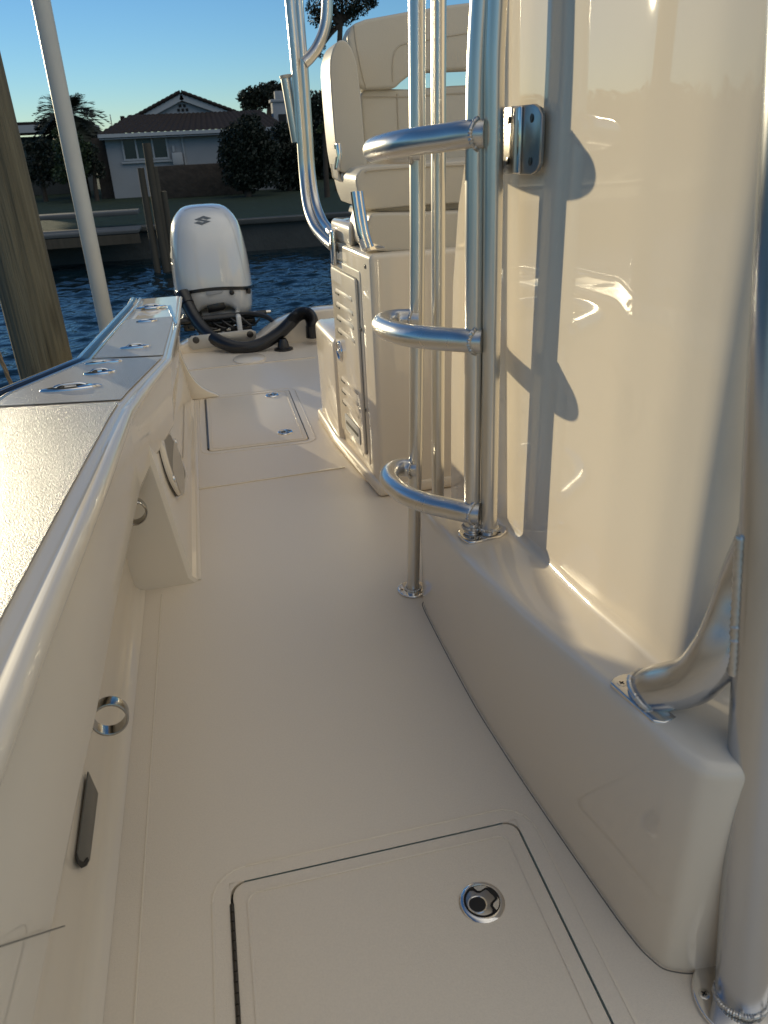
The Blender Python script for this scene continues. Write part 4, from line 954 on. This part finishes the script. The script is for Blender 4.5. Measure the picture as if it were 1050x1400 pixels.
tree('shrub', 'dark shrub at the left corner of the white house', 0, 37.2, [(128, 205, 9), (124, 218, 11), (134, 226, 9), (122, 234, 10), (138, 238, 8)], 'leaf_dark', (128, 3), 800, .10, cat='bush')
bm = bmesh.new()
for k in range(150):
    a_ = R(-19-66*k/150); rr = 78+random.uniform(-6, 10); h_ = random.uniform(2.2, 5.4); c_ = (rr*math.sin(a_), rr*math.cos(a_), GZ+h_*.5)
    leafcloud(bm, c_, (2.6, 2.2, h_*.55), 420, .34)
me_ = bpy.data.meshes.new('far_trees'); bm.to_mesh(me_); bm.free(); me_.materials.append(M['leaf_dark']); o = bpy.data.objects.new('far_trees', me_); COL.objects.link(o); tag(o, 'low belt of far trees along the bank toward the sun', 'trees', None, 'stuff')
# palm
pc = at_y(95, 158, 41); pt = thing('palm_tree', 'fan palm with drooping fronds left of the white house', 'palm', (pc.x, 41, GZ))
bm = tube([(pc.x, 41, GZ-.2), (pc.x+.05, 41, pc.z*.5), (pc.x, 41, pc.z)], [.26, .2, .18], 12); finish('trunk', bm, 'bark', pt)
bm = bmesh.new()
for k in range(130):
    az = random.uniform(0, 2*math.pi); el = random.uniform(-.9, 1.25); L = random.uniform(1.35, 2.0)
    d = Vector((math.cos(az)*math.cos(el), math.sin(az)*math.cos(el), math.sin(el))); p = Vector((pc.x, 41, pc.z)); side = d.cross(Vector((0, 0, 1))).normalized()
    for i in range(14):
        t0 = i/14; q0 = p+d*L*t0+Vector((0, 0, -.55*L*t0*t0*(1.1-abs(el)*.3)))
        t1 = t0+1/14; q1 = p+d*L*t1+Vector((0, 0, -.55*L*t1*t1*(1.1-abs(el)*.3)))
        w_ = .028; bm.faces.new([bm.verts.new(q) for q in (q0-side*w_, q0+side*w_, q1+side*w_, q1-side*w_)])
        if t0 > .25:
            for sg in (1, -1):
                ll = .55*math.sin(math.pi*min(1, t0*.9+.1))+.12; tip = q0+side*sg*ll*.75+d*ll*.6+Vector((0, 0, -.22*ll-.1*random.random()))
                bm.faces.new([bm.verts.new(q) for q in (q0, q1, tip)])
o = finish('fronds', bm, 'leaf_dark', pt, False)
pst = H(145, 150, 39); o = finish('antenna_mast', tube([(0, 0, 0), (0, 0, 3.4)], .025, 6), 'steel'); o.location = (pst.x, 40.5, GZ); tag(o, 'thin metal mast between palm and house roof', 'mast')

# ================================================================== LIGHT
SAZ, SEL = R(26), R(7)
S_dir = Vector((-math.sin(SAZ)*math.cos(SEL), math.cos(SAZ)*math.cos(SEL), math.sin(SEL)))
sl = bpy.data.lights.new('sun', 'SUN'); so_ = bpy.data.objects.new('sun', sl); COL.objects.link(so_)
sl.energy = 3.5; sl.angle = R(.5); sl.color = (1, .85, .56)
so_.rotation_euler = S_dir.to_track_quat('Z', 'Y').to_euler()
w = bpy.data.worlds.new('World'); sc.world = w; w.use_nodes = True; nt = w.node_tree
bg = nt.nodes['Background']; sk = nt.nodes.new('ShaderNodeTexSky'); sk.sky_type = 'NISHITA'; sk.sun_disc = False
sk.sun_elevation = SEL; sk.sun_rotation = -SAZ; sk.altitude = 0; sk.air_density = .9; sk.dust_density = 0; sk.ozone_density = 4.0
# unseen cloud glow added behind and over the camera to brighten the shaded deck
SKY_FILL = .82; BGS = .13
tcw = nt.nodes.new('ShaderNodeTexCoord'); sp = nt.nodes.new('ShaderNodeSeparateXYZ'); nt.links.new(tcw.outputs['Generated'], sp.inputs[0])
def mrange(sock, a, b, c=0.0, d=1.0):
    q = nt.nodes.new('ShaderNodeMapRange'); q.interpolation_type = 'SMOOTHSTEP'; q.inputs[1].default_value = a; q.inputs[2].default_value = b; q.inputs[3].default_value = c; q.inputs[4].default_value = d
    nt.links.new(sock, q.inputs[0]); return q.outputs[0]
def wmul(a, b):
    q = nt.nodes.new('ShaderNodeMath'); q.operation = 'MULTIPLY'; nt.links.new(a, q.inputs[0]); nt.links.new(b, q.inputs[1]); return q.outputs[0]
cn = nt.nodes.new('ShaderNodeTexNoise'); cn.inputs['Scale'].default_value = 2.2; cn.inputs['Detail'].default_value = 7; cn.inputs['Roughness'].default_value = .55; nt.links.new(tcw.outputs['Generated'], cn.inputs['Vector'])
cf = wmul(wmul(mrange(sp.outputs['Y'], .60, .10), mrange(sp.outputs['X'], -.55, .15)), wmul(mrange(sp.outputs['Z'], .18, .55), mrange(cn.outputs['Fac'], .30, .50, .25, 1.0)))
cm = nt.nodes.new('ShaderNodeMix'); cm.data_type = 'RGBA'; nt.links.new(cf, cm.inputs[0]); nt.links.new(sk.outputs[0], cm.inputs[6]); cm.inputs[7].default_value = (SKY_FILL*1.0/BGS, SKY_FILL*.965/BGS, SKY_FILL*.895/BGS, 1)
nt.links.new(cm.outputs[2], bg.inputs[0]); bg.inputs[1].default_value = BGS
sc.view_settings.view_transform = 'Standard'; sc.view_settings.look = 'None'; sc.view_settings.gamma = 1
sc.view_settings.exposure = .13
sc.cycles.max_bounces = 10; sc.cycles.glossy_bounces = 6; sc.cycles.diffuse_bounces = 5
sc.cycles.use_denoising = True; sc.cycles.sample_clamp_indirect = 40
